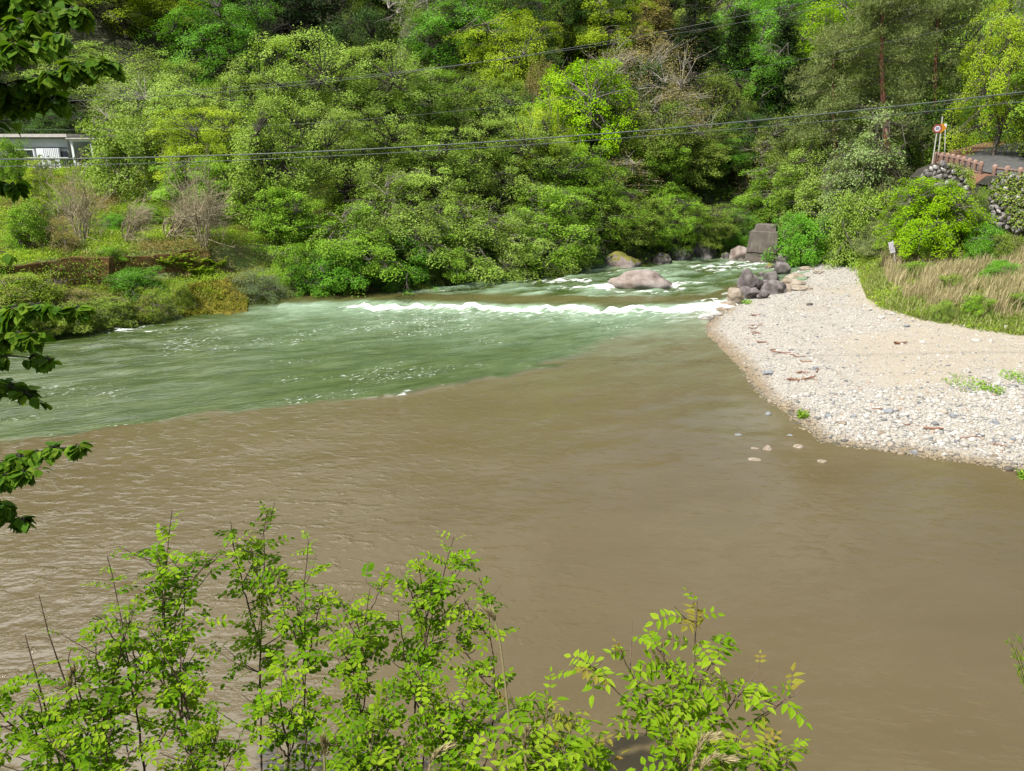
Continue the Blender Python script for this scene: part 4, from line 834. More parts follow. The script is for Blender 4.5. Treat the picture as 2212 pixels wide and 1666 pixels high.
# trees and bushes along the shaded waterline: placed a given distance inland of the water's edge
def bank_y(px, d):
    y = 30.0
    for k in range(60):
        x = PY(px, 560, y)[0]; y2 = float(np.interp(x, FB[:, 0], FB[:, 1])) + d
        if abs(y2 - y) < .02: break
        y += (y2 - y) * .5
    return y
for kind, lc, px, pt, w, d, lab in [
 ('bush', 'green', 735, 535, 170, .8, 'bright leafy bush hanging over the river at the left end of the weir'),
 ('bush', 'green', 675, 560, 110, .7, 'smaller leafy bush beside the bright one at the left end of the weir'),
 ('bush', 'mid', 630, 520, 120, 1.5, 'bush between the grey willow and the bright bushes at the weir'),
 ('willow', 'grey', 547, 578, 120, .5, 'rounded grey-green willow bush at the waterline'),
 ('hanging', 'mid', 770, 440, 220, 1.17, 'drooping mid-green tree behind the bright weir bush'),
 ('hanging', 'green', 870, 490, 170, 0.63, 'fresh green drooping tree over the water right of the bright weir bush'),
 ('hanging', 'olive', 860, 370, 230, 2.02, 'olive drooping tree standing behind the fresh green one over the water'),
 ('hanging', 'mid', 965, 500, 150, 0.59, 'low drooping tree over the shaded waterline left of centre'),
 ('hanging', 'olive', 1000, 390, 220, 1.62, 'olive tree with cascading sprays left of centre above the waterline'),
 ('hanging', 'olive', 1090, 450, 210, 1.08, 'olive tree with hanging sprays over the middle of the shaded waterline'),
 ('hanging', 'mid', 1180, 400, 230, 1.53, 'fanned drooping tree above the river left of the mossy boulder'),
 ('hanging', 'olive', 1215, 480, 150, 0.72, 'small olive drooping tree over the brown bank stones'),
 ('bush', 'mid', 1050, 565, 110, .9, 'low dark bush at the shaded waterline in the centre'),
 ('bush', 'oak', 910, 580, 110, .7, 'low olive bush in the shade just above the weir'),
 ('hanging', 'green', 1265, 490, 110, 0.99, 'small fresh green drooping tree at the mossy boulder'),
 ('evergreen', 'oak', 1380, 420, 150, 1.60, 'evergreen oak hanging directly above the mossy boulder'),
 ('evergreen', 'mid', 1450, 410, 150, 1.50, 'bushy evergreen hanging over the dark bank rocks'),
 ('evergreen', 'oak', 1530, 440, 130, 1.50, 'bushy evergreen just left of the pier over the water'),
 ('hanging', 'green', 1590, 450, 110, 1.44, 'bright drooping tree dangling left of the pier top'),
 ('evergreen', 'mid', 1300, 390, 190, 3.00, 'dense green tree behind the mossy boulder trees')]:
    T(kind, lc, px, pt, w, bank_y(px, d), lab)
# filler trees in darkened leaf tones, standing in for shaded gaps between crowns
fr = np.random.default_rng(5); cnt = 0; tries = 0
while cnt < 150:
    x = fr.uniform(-48, 48); y = fr.uniform(40, 112); f = fields(np.array([x]), np.array([y])); dF = f['dF'][0]
    if f['R'][0] or dF < 4 or dF > 62 or abs(x) > y * .72 or (x < -9 and dF < 27): continue
    hgt = fr.uniform(4, 6.5) + min(4, dF * .12); k = ['evergreen', 'broadleaf', 'evergreen', 'maple'][cnt % 4]
    tz = h1(x, y) + hgt; dd = y * math.cos(PITCH) - (tz - CAMZ) * math.sin(PITCH); sx_ = CX + FPX * x / dd; sy_ = CY - FPX * (y * math.sin(PITCH) + (tz - CAMZ) * math.cos(PITCH)) / dd
    if any(y < Yk - 1 and abs(sx_ - px) < wk * .5 + 60 and sy_ < pt + wk * .65 for px, pt, wk, Yk in KEYS): tries += 1
    if tries and any(y < Yk - 1 and abs(sx_ - px) < wk * .5 + 60 and sy_ < pt + wk * .65 for px, pt, wk, Yk in KEYS) and tries < 4000: continue
    plant(k, ['dark', 'dark', 'under', 'oak'][cnt % 4], (x, y, h1(x, y) - .1), hgt, fr.uniform(5, 7.5), 'ordinary green tree packed among others on the forested far slope', 'ordinary trees filling the far slope'); cnt += 1
# right hill beyond the road
for i in range(44):
    y = fr.uniform(44, 90); xr = float(np.interp(y, ROADY, ROADX)); x = xr + fr.uniform(4.5, 26) if i % 2 else max(24.5 + (y - 53) * .5, fr.uniform(24, 40))
    if not i % 2 and abs(x - xr) < 4.5: x = xr + 6
    z = h1(x, y)
    if z < 1: continue
    plant(['evergreen', 'broadleaf'][i % 2] if i % 3 else 'maple', ['mid', 'olive', 'dark'][i % 3], (x, y, z - .1), fr.uniform(6, 10), fr.uniform(6, 8.5), 'ordinary green tree on the wooded right bank beyond the road', 'ordinary trees on the wooded right bank')

# left bank shrubs
for kind, lc, px, py, w, hpx, lab, var in [
  ('bare', None, 178, 530, 150, 185, 'tall bare brown multi-stem shrub on the left terrace', 0),
  ('bare', None, 272, 532, 120, 130, 'bare brown shrub in the middle of the terrace row', 1),
  ('bare', None, 365, 522, 230, 125, 'bare brown shrub with twigs sweeping right above the mossy wall', 1),
  ('bare', None, 440, 540, 150, 200, 'dark dead-stemmed shrub against the vine-covered trees', 0),
  ('bush', 'mid', 75, 545, 110, 110, 'dark green bush at the left end of the terrace', None),
  ('willow', 'twig', 130, 545, 100, 75, 'greyish dry bush right of the dark green terrace bush', None),
  ('bush', 'mid', 320, 480, 70, 40, 'small green bush between the bare shrubs', None),
  ('bush', 'green', 250, 500, 60, 40, 'low bluish green clump behind the middle bare shrub', None),
  ('sapling', 'yellow', 95, 470, 70, 120, 'thin yellow-flowering sapling on the grassy slope below the house', None),
  ('bush', 'mid', 240, 568, 60, 30, 'creeping green bush spilling over the mossy wall end', None),
  ('bush', 'mid', 10, 626, 80, 34, 'leafy creeper mound at the far left of the lower wall', None),
  ('bush', 'green', 300, 634, 130, 40, 'grassy bright green mound on the lower bank', None),
  ('bush', 'oak', 180, 715, 140, 42, 'dark olive-green bush low at the left waterline', None),
  ('bush', 'oak', 240, 694, 120, 36, 'olive bush at the waterline right of the dark olive one', None),
  ('willow', 'cover', 330, 680, 130, 44, 'mixed brown and green bush on the lower bank beside the moss slope', None),
  ('bush', 'cover', 395, 668, 50, 60, 'dry tangled bush leaning on the yellow moss slope', None),
  ('willow', 'twig', 160, 660, 90, 40, 'reddish dry tangle of twigs on the lower bank', None),
  ('bush', 'cover', 60, 658, 160, 26, 'yellow-green weed mound above the left waterline', None),
  ('bush', 'mid', 30, 720, 130, 40, 'green bush at the left waterline behind the hanging branch', None),
  ('bush', 'cover', 90, 715, 110, 38, 'olive weed mound left of the dark olive waterline bush', None)]:
    b = PG(px, py); k = b[1] / ray(px, py)[1] / FPX
    plant(kind, lc, (b[0], b[1], b[2] - .08), hpx * k * 1.05, w * k, lab, None, var, 0.0 if kind == 'bare' else None)
def fern(px, py, label, seed):
    r = np.random.default_rng(seed); b = PG(px, py); fo = Acc(); t = thing('fern_clump', label, 'fern', tuple(b), group='bright fern clumps on the mossy ledge')
    for i in range(26):
        az = r.random() * 6.283; L = r.uniform(.5, .95); e = np.array([math.cos(az) * L * .8, math.sin(az) * L * .8, L * r.uniform(.35, .8)]); c = curve3(np.zeros(3), e, np.array([0, 0, .25]), 9)
        d = unit(np.gradient(c, axis=0)); side = unit(np.cross(d, [0, 0, 1]))
        for s in (-1, 1):
            wl = .16 * np.sin(np.linspace(.25, math.pi, 9)); leaves(fo, c, side * s + d * .5, np.tile([0, 0, 1.0], (9, 1)) + r.normal(size=(9, 3)) * .2, wl + .05, .09, r.random(9), 'dia')
    obj('fronds', fo.mesh('fern_fronds', LM['fern']), t)
for i, (px, py, lab) in enumerate([(365, 588, 'bright fern clump leftmost on the mossy ledge'), (395, 596, 'bright fern clump second from the left on the mossy ledge'), (420, 600, 'bright fern clump in the middle above the yellow moss slope'), (448, 596, 'bright fern clump second from the right on the mossy ledge'), (474, 590, 'bright fern clump rightmost on the mossy ledge'), (385, 577, 'bright fern clump behind the left ones under the reddish wall'), (430, 582, 'bright fern clump behind the middle ones under the reddish wall')]):
    fern(px, py, lab, 300 + i)

# mossy retaining walls
MOSSRED = simple_mat('reddish brown mossed concrete', [(.3, (.045, .028, .012)), (.5, (.13, .07, .022)), (.62, (.10, .085, .02)), (.8, (.22, .19, .16))], 2.2, .95, .6, .05)
MOSSYEL = simple_mat('yellow mossed concrete', [(.3, (.05, .04, .012)), (.5, (.13, .11, .010)), (.65, (.19, .16, .018)), (.8, (.12, .10, .07))], 3.5, .95, .8, .06)
CONC = simple_mat('stained grey concrete', [(.3, (.06, .04, .02)), (.5, (.13, .12, .11)), (.62, (.16, .15, .14)), (.75, (.11, .08, .03))], 1.2, .9, .4, .04)
def slab_wall(name, pix, mat, label, thick=.5, lean=.25, amp=.10, moss=0, mossm='moss', patch=0.0):
    A = np.array(pix, float); L = np.linspace(0, len(A) - 1, 40); A = np.stack([np.interp(L, np.arange(len(A)), A[:, k]) for k in range(4)], -1)
    bot = np.array([PG(a[0], a[2]) for a in A]); bot[:, 1] = np.convolve(np.pad(bot[:, 1], 4, 'edge'), np.ones(9) / 9, 'valid'); bot = np.array([PY(a[0], a[2], q[1]) for a, q in zip(A, bot)]); n = len(A); m = 18
    top = np.array([PY(a[0], a[1], q[1] + (a[3] if a[3] < 10 else .25)) for a, q in zip(A, bot)])
    top[:, 2] += (fbm(L * 1.3, L * 0, 7, 3) - .5) * .35; base = bot.mean(0); k = np.linspace(0, 1, m)[:, None, None]; G = bot[None] * (1 - k) + top[None] * k
    U, W = np.meshgrid(L, np.linspace(0, 3, m)); G[..., 1] += (fbm(U * 1.5, W * 1.5, 5, 4) - .5) * amp * 2.5; G = np.concatenate([G, (top + [0, thick, -.05])[None], (bot + [0, thick + lean, -.3])[None]]) - base; m += 2
    i = np.arange(m - 1)[:, None] * n + np.arange(n - 1)[None]; a = Acc(); a.add(G.reshape(-1, 3), np.stack([i, i + 1, i + n + 1, i + n], -1).reshape(-1, 4)); a.add(G[:, 0], np.arange(m)[None]); a.add(G[:, -1], np.arange(m)[None][:, ::-1])
    o = obj(name, a.mesh(name, mat, True), None, tuple(base)); tag(o, label, 'wall', 'retaining walls on the left bank')
    if moss:
        r = np.random.default_rng(4); q = G[2:m - 2].reshape(-1, 3); q = q[vnoise(q[:, 0] * 1.1 + 9, q[:, 2] * 1.3, 5) >= patch]; q = q[r.integers(0, len(q), moss)] + r.normal(size=(moss, 3)) * .08; N = unit(rand_unit(r, moss) + [0, -.8, .5]); fo = Acc(); leaves(fo, q + [0, -.03, 0], unit(np.cross(N, rand_unit(r, moss))), N, r.uniform(.05, .10, moss), .05, r.random(moss)); obj('moss' if mossm == 'moss' else 'creepers', fo.mesh(mossm, LM[mossm]), o)
    return o
slab_wall('retaining_wall', [(215, 552, 605, 37.6), (300, 550, 610, 38.2), (380, 545, 600, 38.8), (450, 541, 590, 39.4)], MOSSRED, 'reddish brown mossy retaining wall under the terrace grass', moss=900, mossm='cover', patch=.6)
slab_wall('retaining_wall', [(-80, 575, 640, 36.0), (20, 570, 635, 36.2), (110, 563, 630, 36.7), (235, 556, 625, 37.4)], MOSSRED, 'overgrown brownish retaining wall at the left end of the bank', moss=2200, mossm='mid', patch=.5)
slab_wall('mossy_revetment', [(398, 622, 690, 1.5), (430, 606, 686, 1.9), (480, 604, 681, 1.9), (535, 600, 675, 1.9)], MOSSYEL, 'yellow-mossed concrete slope at the waterline under the fern clumps', .6, 1.1, .2, 5000)

# house, carport, railing
def house():
    y = 53.0; k = y / ray(75, 330)[1] / FPX
    p0 = PY(-60, 365, y); p1 = PY(150, 365, y); zt = PY(75, 292, y)[2]; zb = p0[2] - .6; cx = (p0[0] + p1[0]) / 2; w = p1[0] - p0[0]
    r = thing('house', 'small white flat-roofed house behind bushes on the left slope', 'house', (cx, y + 2.5, zb)); h = zt - zb
    WG = simple_mat('eave shaded siding', [(.3, (.36, .38, .38)), (.7, (.46, .48, .48))], 4, .8, .1, .01, mapping=(1, 1, 8)); WW = simple_mat('white ribbed panel', [(.3, (.66, .68, .72)), (.7, (.78, .79, .82))], 3, .6, .15, .02, mapping=(14, 1, .3))  # siding grey holds the shade under the eaves in its colour
    RF = simple_mat('pale metal roof edge', [(.3, (.42, .38, .36)), (.7, (.54, .50, .48))], 3, .6, .1, .01); DK = simple_mat('dark opening', [(.3, (.012, .014, .02)), (.7, (.03, .035, .05))], 3, .3, 0)
    a = Acc(); box(a, (0, 0, h / 2 - .1), (w, 4.6, h - .2)); obj('wall', a.mesh('house_wall', WG), r)
    a = Acc(); box(a, (0, -.10, h - .03), (w + .5, 5.2, .2)); obj('roof', a.mesh('house_roof', RF), r)
    a = Acc(); box(a, (0, -2.36, h - .78), (w, .06, .04)); obj('trim_rail', a.mesh('trim', DK), r)
    a = Acc(); u0 = PY(36, 0, y)[0] - cx; u1 = PY(74, 0, y)[0] - cx; box(a, ((u0 + u1) / 2 - .2, -2.42, 1.0), (u1 - u0 + .4, .2, 1.75))
    for j in range(9): box(a, (u0 + (j + .5) * (u1 - u0) / 9, -2.535, 1.0), (.035, .03, 1.74))
    obj('sliding_panel', a.mesh('panel', WW), r)
    a = Acc(); box(a, (u1 + .22, -2.33, .9), (.4, .12, 1.6)); d = obj('doorway', a.mesh('doorway', DK), r)
    a = Acc(); box(a, (u0 - 1.3, -2.36, 1.35), (1.3, .14, .85)); wn = obj('window', a.mesh('window', DK), r)
    a = Acc(); 
    for q in ((-.68, 0, .06, .97), (.68, 0, .06, .97)): box(a, (u0 - 1.3 + q[0], -2.4, 1.35), (q[2], .16, q[3]))
    for z in (.9, 1.8): box(a, (u0 - 1.3, -2.4, z), (1.30, .16, .06))
    obj('window_frame', a.mesh('frame', WW), wn)
    a = Acc(); box(a, (u1 + 1.9, -2.5, .85), (2.3, .35, .3)); obj('sill_box', a.mesh('sill_box', RF), r)
    # railing in front
    z0 = PY(60, 364, 51)[2]; z1 = PY(60, 341, 51)[2]; xa = PY(-40, 350, 51)[0]; xb = PY(150, 350, 51)[0]
    rl = thing('railing', 'thin grey metal railing in front of the white house', 'railing', ((xa + xb) / 2, 51, z0)); L = xb - xa
    for zz in (z1 - z0, .06):
        a = Acc(); tube(a, [(-L / 2, 0, zz), (0, 0, zz), (L / 2, 0, zz)], .025, 5); obj('rail', a.mesh('rail', STEEL), rl)
    for j in range(7):
        a = Acc(); tube(a, [(-L / 2 + j * L / 6, 0, -.9), (-L / 2 + j * L / 6, 0, .2), (-L / 2 + j * L / 6, 0, z1 - z0 + .05)], .03, 5); obj('post', a.mesh('post', BARKD), rl)
    a = Acc()
    for j in range(42): u = -L / 2 + (j + .5) * L / 42; tube(a, [(u, 0, .07), (u, 0, (z1 - z0) / 2), (u, 0, z1 - z0)], .010, 4)
    obj('bars', a.mesh('bars', STEEL), rl)
    # carport
    cz = PY(190, 306, 52); cl = PY(155, 306, 52)[0]; cr = PY(224, 306, 52)[0]; zg = PY(190, 372, 52)[2] - .5
    c = thing('carport', 'white-framed carport right of the house, overgrown with brown twigs', 'carport', ((cl + cr) / 2, 52, zg)); hh = cz[2] - zg; W = cr - cl
    for sx in (-1, 1):
        for sy in (0, 2.4):
            a = Acc(); box(a, (sx * W / 2, sy, hh / 2), (.13, .13, hh)); obj('post', a.mesh('post', WW), c)
    a = Acc(); box(a, (0, 0, hh + .07), (W + .2, .14, .14)); obj('beam', a.mesh('beam', WW), c)
    a = Acc(); box(a, (0, 1.3, hh + .19), (W + .4, 3.2, .08)); obj('roof', a.mesh('roof', RF), c)
    b = PY(215, 342, 53.5); a = Acc(); box(a, (0, 0, 0), (.62, .4, .5)); box(a, (0, -.21, .2), (.5, .04, .06)); box(a, (0, -.21, -.05), (.5, .04, .06)); box(a, (0, 0, -.7), (.1, .1, .95))
    tag(obj('orange_box', a.mesh('orange_box', flat_mat('orange paint', (.5, .17, .10))), None, tuple(b)), 'small faded orange box inside the carport', 'box')
house()

# ------------------------------------------------------------------ cables across the valley
CABM = simple_mat('grey cable sheath', [(.3, (.045, .06, .053)), (.7, (.10, .125, .11))], 20, .5, 0); CABD = simple_mat('dark cable sheath', [(.3, (.06, .068, .065)), (.7, (.11, .12, .115))], 20, .5, 0)
def cable(pix, Y0, Y1, rad, label, mat, lash=False):
    A = np.array(pix, float); x0, x1 = A[0, 0], A[-1, 0]; P = np.array([PY(px, py, Y0 + (Y1 - Y0) * (px - x0) / (x1 - x0)) for px, py in A])
    u = (P[:, 0] - P[0, 0]) / (P[-1, 0] - P[0, 0]); cf = [np.polyfit(u, P[:, k], min(2, len(A) - 1)) for k in range(3)]; t = np.linspace(-.25, 1.25, 90)
    Q = np.stack([np.polyval(c, t) for c in cf], -1); a = Acc(); tube(a, Q, rad, 6)
    o = obj('cable', a.mesh('cable', mat, True)); tag(o, label, 'cable', 'utility cables across the river')
    return Q
cable([(0, 345), (400, 337), (760, 324), (1300, 291), (1800, 243), (2212, 199)], 27, 23, .021, 'thick grey cable, the upper of the nearest pair crossing the whole view', CABM)
cable([(0, 359), (600, 345), (1250, 304), (1700, 268), (2212, 221)], 27.3, 23.3, .011, 'thinner grey cable just below the thick one of the nearest pair', CABM)
cable([(120, 218), (420, 205), (760, 172), (1130, 116), (1500, 58), (1760, 0)], 34, 30, .009, 'dark cable, the upper of the faint higher pair', CABD)
cable([(120, 210), (420, 194), (760, 164), (1130, 124), (1500, 68), (1760, 18)], 34.4, 30.4, .007, 'dark thin cable, the lower of the faint higher pair', CABD)
cable([(70, 280), (500, 274), (1000, 240), (1500, 168), (1700, 135)], 40, 36, .007, 'very thin dark cable passing just above the house roof', CABD)

# ------------------------------------------------------------------ ground stuff
def scatter_leaves(name, kind, n, xr, yr, accept, hfun, leaf, lm, shape='dia', up=.45, aspect=.55, vf=None, clump=12, crad=.3, seed=1):
    r = np.random.default_rng(seed); x = r.uniform(*xr, n * 6); y = r.uniform(*yr, n * 6); f = fields(x, y); k = accept(x, y, f); x, y = x[k][:n], y[k][:n]
    z = H(x, y); hgt = hfun(x, y); m = len(x); idx = np.repeat(np.arange(m), clump); q = len(idx); a = r.random(q) * 6.283; rr = np.sqrt(r.random(q)) * crad
    P = np.column_stack([x[idx] + np.cos(a) * rr, y[idx] + np.sin(a) * rr, z[idx] + r.random(q) * hgt[idx]])
    Nn = unit(np.array([0, 0, up]) + rand_unit(r, q) * (1 - up)); D = unit(np.cross(Nn, rand_unit(r, q))); L = leaf * r.uniform(.6, 1.4, q)
    v = r.random(q) * .3 + (vf(x, y) * .7 if vf is not None else r.random(m) * .7)[idx]; acc = Acc(); leaves(acc, P, D, Nn, L, L * aspect, np.clip(v, 0, 1), shape)
    tag(obj(name, acc.mesh(name, LM[lm])), None, None, kind='stuff')
scatter_leaves('ground_cover', 'stuff', 24000, (-34, -8), (33, 62), lambda x, y, f: (f['dF'] > .15) & (f['dF'] < 20) & (x > -36 - 0) & (np.abs(x) < y * .75), lambda x, y: .12 + .75 * np.clip(fbm(x * .7, y * .7, 5, 3) - .25, 0, 1), .085, 'cover',
               vf=lambda x, y: np.clip(.5 + (fbm(x * .55, y * .8, 19, 4) - .5) * 3.0 + .1, 0, 1), clump=13, crad=.3)
scatter_leaves('undergrowth', 'stuff', 9000, (-32, 34), (38, 100), lambda x, y, f: (f['dF'] > .2) & (f['dF'] < 46) & ((x > -11) | (f['dF'] > 18)) & ~f['R'], lambda x, y: .3 + .9 * fbm(x * .4, y * .4, 6, 3), .22, 'under', clump=14, crad=.55, seed=2)
scatter_leaves('bank_undergrowth', 'stuff', 3500, (16, 60), (26, 84), lambda x, y, f: f['U'] & (f['dL'] > 1.2) & ((x < f['xr'] - 2.6) & (y > 46) | (x > f['xr'] + 2.7)), lambda x, y: .3 + .7 * fbm(x * .4, y * .4, 6, 3), .17, 'under', clump=14, crad=.5, seed=3)
def blades(name, n, accept, hf, lm, xr=(15, 36), yr=(25, 56), w=.022, vf=None, lean=.35, seed=4, sway=(0, 0)):
    r = np.random.default_rng(seed); x = r.uniform(*xr, n * 8); y = r.uniform(*yr, n * 8); f = fields(x, y); k = accept(x, y, f, r); x, y = x[k][:n], y[k][:n]; m = len(x)
    z = H(x, y); h = hf(x, y) * r.uniform(.5, 1.2, m); a = r.random(m) * 6.283; d = np.column_stack([np.cos(a) + sway[0], np.sin(a) + sway[1], np.zeros(m)]) * (lean * h * r.uniform(.2, 1.3, m))[:, None]
    s = np.column_stack([-np.sin(a), np.cos(a), np.zeros(m)]); b = np.column_stack([x, y, z - .02]); up = np.array([0, 0, 1.0])
    ww = (w * r.uniform(.6, 1.4, m))[:, None]; p1 = b + up * (h * .55)[:, None] + d * .25; p2 = b + up * h[:, None] * .95 + d
    V = np.stack([b - s * ww, b + s * ww, p1 + s * ww * .8, p1 - s * ww * .8, p2 + s * ww * .2, p2 - s * ww * .2], 1).reshape(-1, 3)
    F = (np.arange(m)[:, None, None] * 6 + np.array([[0, 1, 2, 3], [3, 2, 4, 5]])[None]).reshape(-1, 4); acc = Acc(); v = r.random(m) if vf is None else np.clip(vf(x, y) + r.normal(size=m) * .15, 0, 1)
    acc.add(V, F, np.repeat(v, 6)); tag(obj(name, acc.mesh(name, LM[lm])), None, None, kind='stuff')
gz = lambda x, y, f: f['U'] & (x < f['xr'] - 4.6) & (np.abs(x) < y * .72)
blades('green_grass', 30000, lambda x, y, f, r: gz(x, y, f) & (f['dL'] < 9) & (y < 50), lambda x, y: .16 + .38 * fbm(x * .6, y * .6, 8, 3), 'grass', lean=.5)
blades('dry_reeds', 24000, lambda x, y, f, r: gz(x, y, f) & (f['dL'] > .9) & (f['dL'] < 9) & (y < 46) & (fbm(x * .8 + 9, y * 1.0, 12, 4) + .10 * (x > 21) + r.normal(size=len(x)) * .05 > .48), lambda x, y: .25 + 1.15 * fbm(x * .5, y * .5, 9, 3), 'reed', w=.014, lean=.28, seed=6, sway=(.5, 0))
blades('edge_straw', 4500, lambda x, y, f, r: gz(x, y, f) & (f['dL'] < 1.8) & (fbm(x * .9, y * .9, 14, 3) > .5), lambda x, y: .15 + .25 * fbm(x * .9, y * .9, 15, 2), 'reed', w=.016, lean=.5, seed=7)
blades('terrace_grass', 14000, lambda x, y, f, r: (f['dF'] > 3.9) & (f['dF'] < 18) & (np.abs(x) < y * .72), lambda x, y: .14 + .35 * fbm(x * .6, y * .6, 8, 3), 'grass', xr=(-32, -9), yr=(37, 58), w=.03, lean=.6, seed=8)
scatter_leaves('bank_weeds', 'stuff', 4200, (15, 36), (25, 52), lambda x, y, f: gz(x, y, f) & (f['dL'] < 10) & (fbm(x * .5 + 3, y * .5, 44, 3) > .44), lambda x, y: .12 + .6 * np.clip(fbm(x * .5, y * .5, 45, 3) - .3, 0, 1), .085, 'cover', vf=lambda x, y: np.clip(.45 + (fbm(x * .7, y * .7, 46, 3) - .4) * 2.2, .2, 1), clump=14, crad=.28, seed=9)
def weed(px, py, wpx, label, seed, lc='grass'):
    r = np.random.default_rng(seed); b = PG(px, py); k = b[1] / FPX; m = 260; a = r.random(m) * 6.283; rr = np.sqrt(r.random(m)) * wpx * k / 2; fo = Acc()
    P = np.column_stack([np.cos(a) * rr, np.sin(a) * rr * 1.4, r.random(m) * .16]); N = unit(rand_unit(r, m) + [0, 0, .8]); leaves(fo, P, unit(np.cross(N, rand_unit(r, m))), N, r.uniform(.05, .12, m), .04, r.random(m))
    t = tag(obj('weed_patch', fo.mesh('weed_patch', LM[lc]), None, tuple(b)), label, 'weeds')
weed(1612, 656, 24, 'small green weed tuft at the edge of the gravel by the boulders', 1, 'mid'); weed(2085, 832, 90, 'sparse green weeds among white stones on the gravel', 2, 'mid'); weed(2195, 818, 60, 'green weeds at the right edge of the gravel', 3, 'mid')
weed(2140, 845, 50, 'thin green weeds below the larger gravel weed patch', 4, 'mid'); weed(1652, 612, 36, 'leafy weed growing between the purplish bank boulders', 5, 'green'); weed(1640, 625, 24, 'small leafy weed beside the tall grey boulder', 6, 'green'); weed(2215, 1036, 30, 'grassy tuft at the right edge of the beach waterline', 7, 'mid')
weed(1733, 902, 22, 'lone dark weed tuft at the beach waterline', 8, 'mid')
# gravel
def gravel():
    r = np.random.default_rng(17); n = 85000; x = r.uniform(6, 26, n * 4); y = r.uniform(15, 56, n * 4); f = fields(x, y)
    d = fbm(x * .3, y * .3, 23, 3); sandy = sstep(.42, .56, fbm(x * .22 + 4, y * .22, 21, 3)) * sstep(2.5, 5, f['dR'])
    k = (f['R'] & ~(f['U'] & (f['dL'] > .5)) & (f['dR'] > -.1) & (np.abs(x) < y * .74) & (r.random(len(x)) > sandy * .6)) | (~f['R'] & (f['dR'] < .5) & (r.random(len(x)) < .35) & (y > 15) & (f['dF'] < -1))
    x, y, dR = x[k][:n], y[k][:n], f['dR'][k][:n]; inR = f['R'][k][:n]; n = len(x); z = H(x, y); s = np.exp(r.normal(-4.1, .55, n)) * (.85 + .5 * (y < 24)); s = np.minimum(s, .14)
    base, F = ICO[1]; az = r.random(n) * 6.283; ca, sa = np.cos(az), np.sin(az); sc = np.column_stack([s * r.uniform(.9, 1.5, n), s * r.uniform(.75, 1.1, n), s * r.uniform(.4, .75, n)])
    jit = 1 + .22 * np.sin(base @ r.normal(size=(3, 8)) * 2)                                   # 8 pebble shapes
    sh = r.integers(0, 8, n); V = base[None] * jit.T[sh][:, :, None] * sc[:, None]
    X = V[..., 0] * ca[:, None] - V[..., 1] * sa[:, None]; Y = V[..., 0] * sa[:, None] + V[..., 1] * ca[:, None]
    V = np.stack([X + x[:, None], Y + y[:, None], V[..., 2] + (z + s * .12)[:, None]], -1).reshape(-1, 3); Fa = (np.arange(n)[:, None, None] * len(base) + F[None]).reshape(-1, 3)
    wet = 1 - sstep(.1, .8, dR + (fbm(x * 1.1, y * 1.1, 29, 2) - .5) * .7); wet = np.where(inR, wet, 1); v = r.random(n)
    m, nt, out = new_mat('beach pebbles'); c = ramp(nt, [(0, (.10, .105, .11)), (.12, (.20, .20, .195)), (.2, (.29, .275, .25)), (.5, (.35, .335, .305)), (.8, (.43, .415, .385)), (.94, (.33, .30, .255)), (.99, (.32, .23, .16))], attr(nt, 'v')).outputs[0]
    w = ramp(nt, [(0, (.06, .055, .045)), (.5, (.19, .15, .095)), (1, (.27, .22, .15))], attr(nt, 'v')).outputs[0]
    p = N_(nt, 'ShaderNodeBsdfPrincipled', Roughness=.8); nt.links.new(mixc(nt, attr(nt, 'wet'), c, w), p.inputs['Base Color']); nt.links.new(p.outputs[0], out.inputs[0])
    me = mesh_np('gravel', V, Fa, v=np.repeat(v, len(base)), attrs={'wet': np.repeat(wet, len(base))}, mats=[m], smooth=True); tag(obj('gravel', me), None, None, kind='stuff')
gravel()
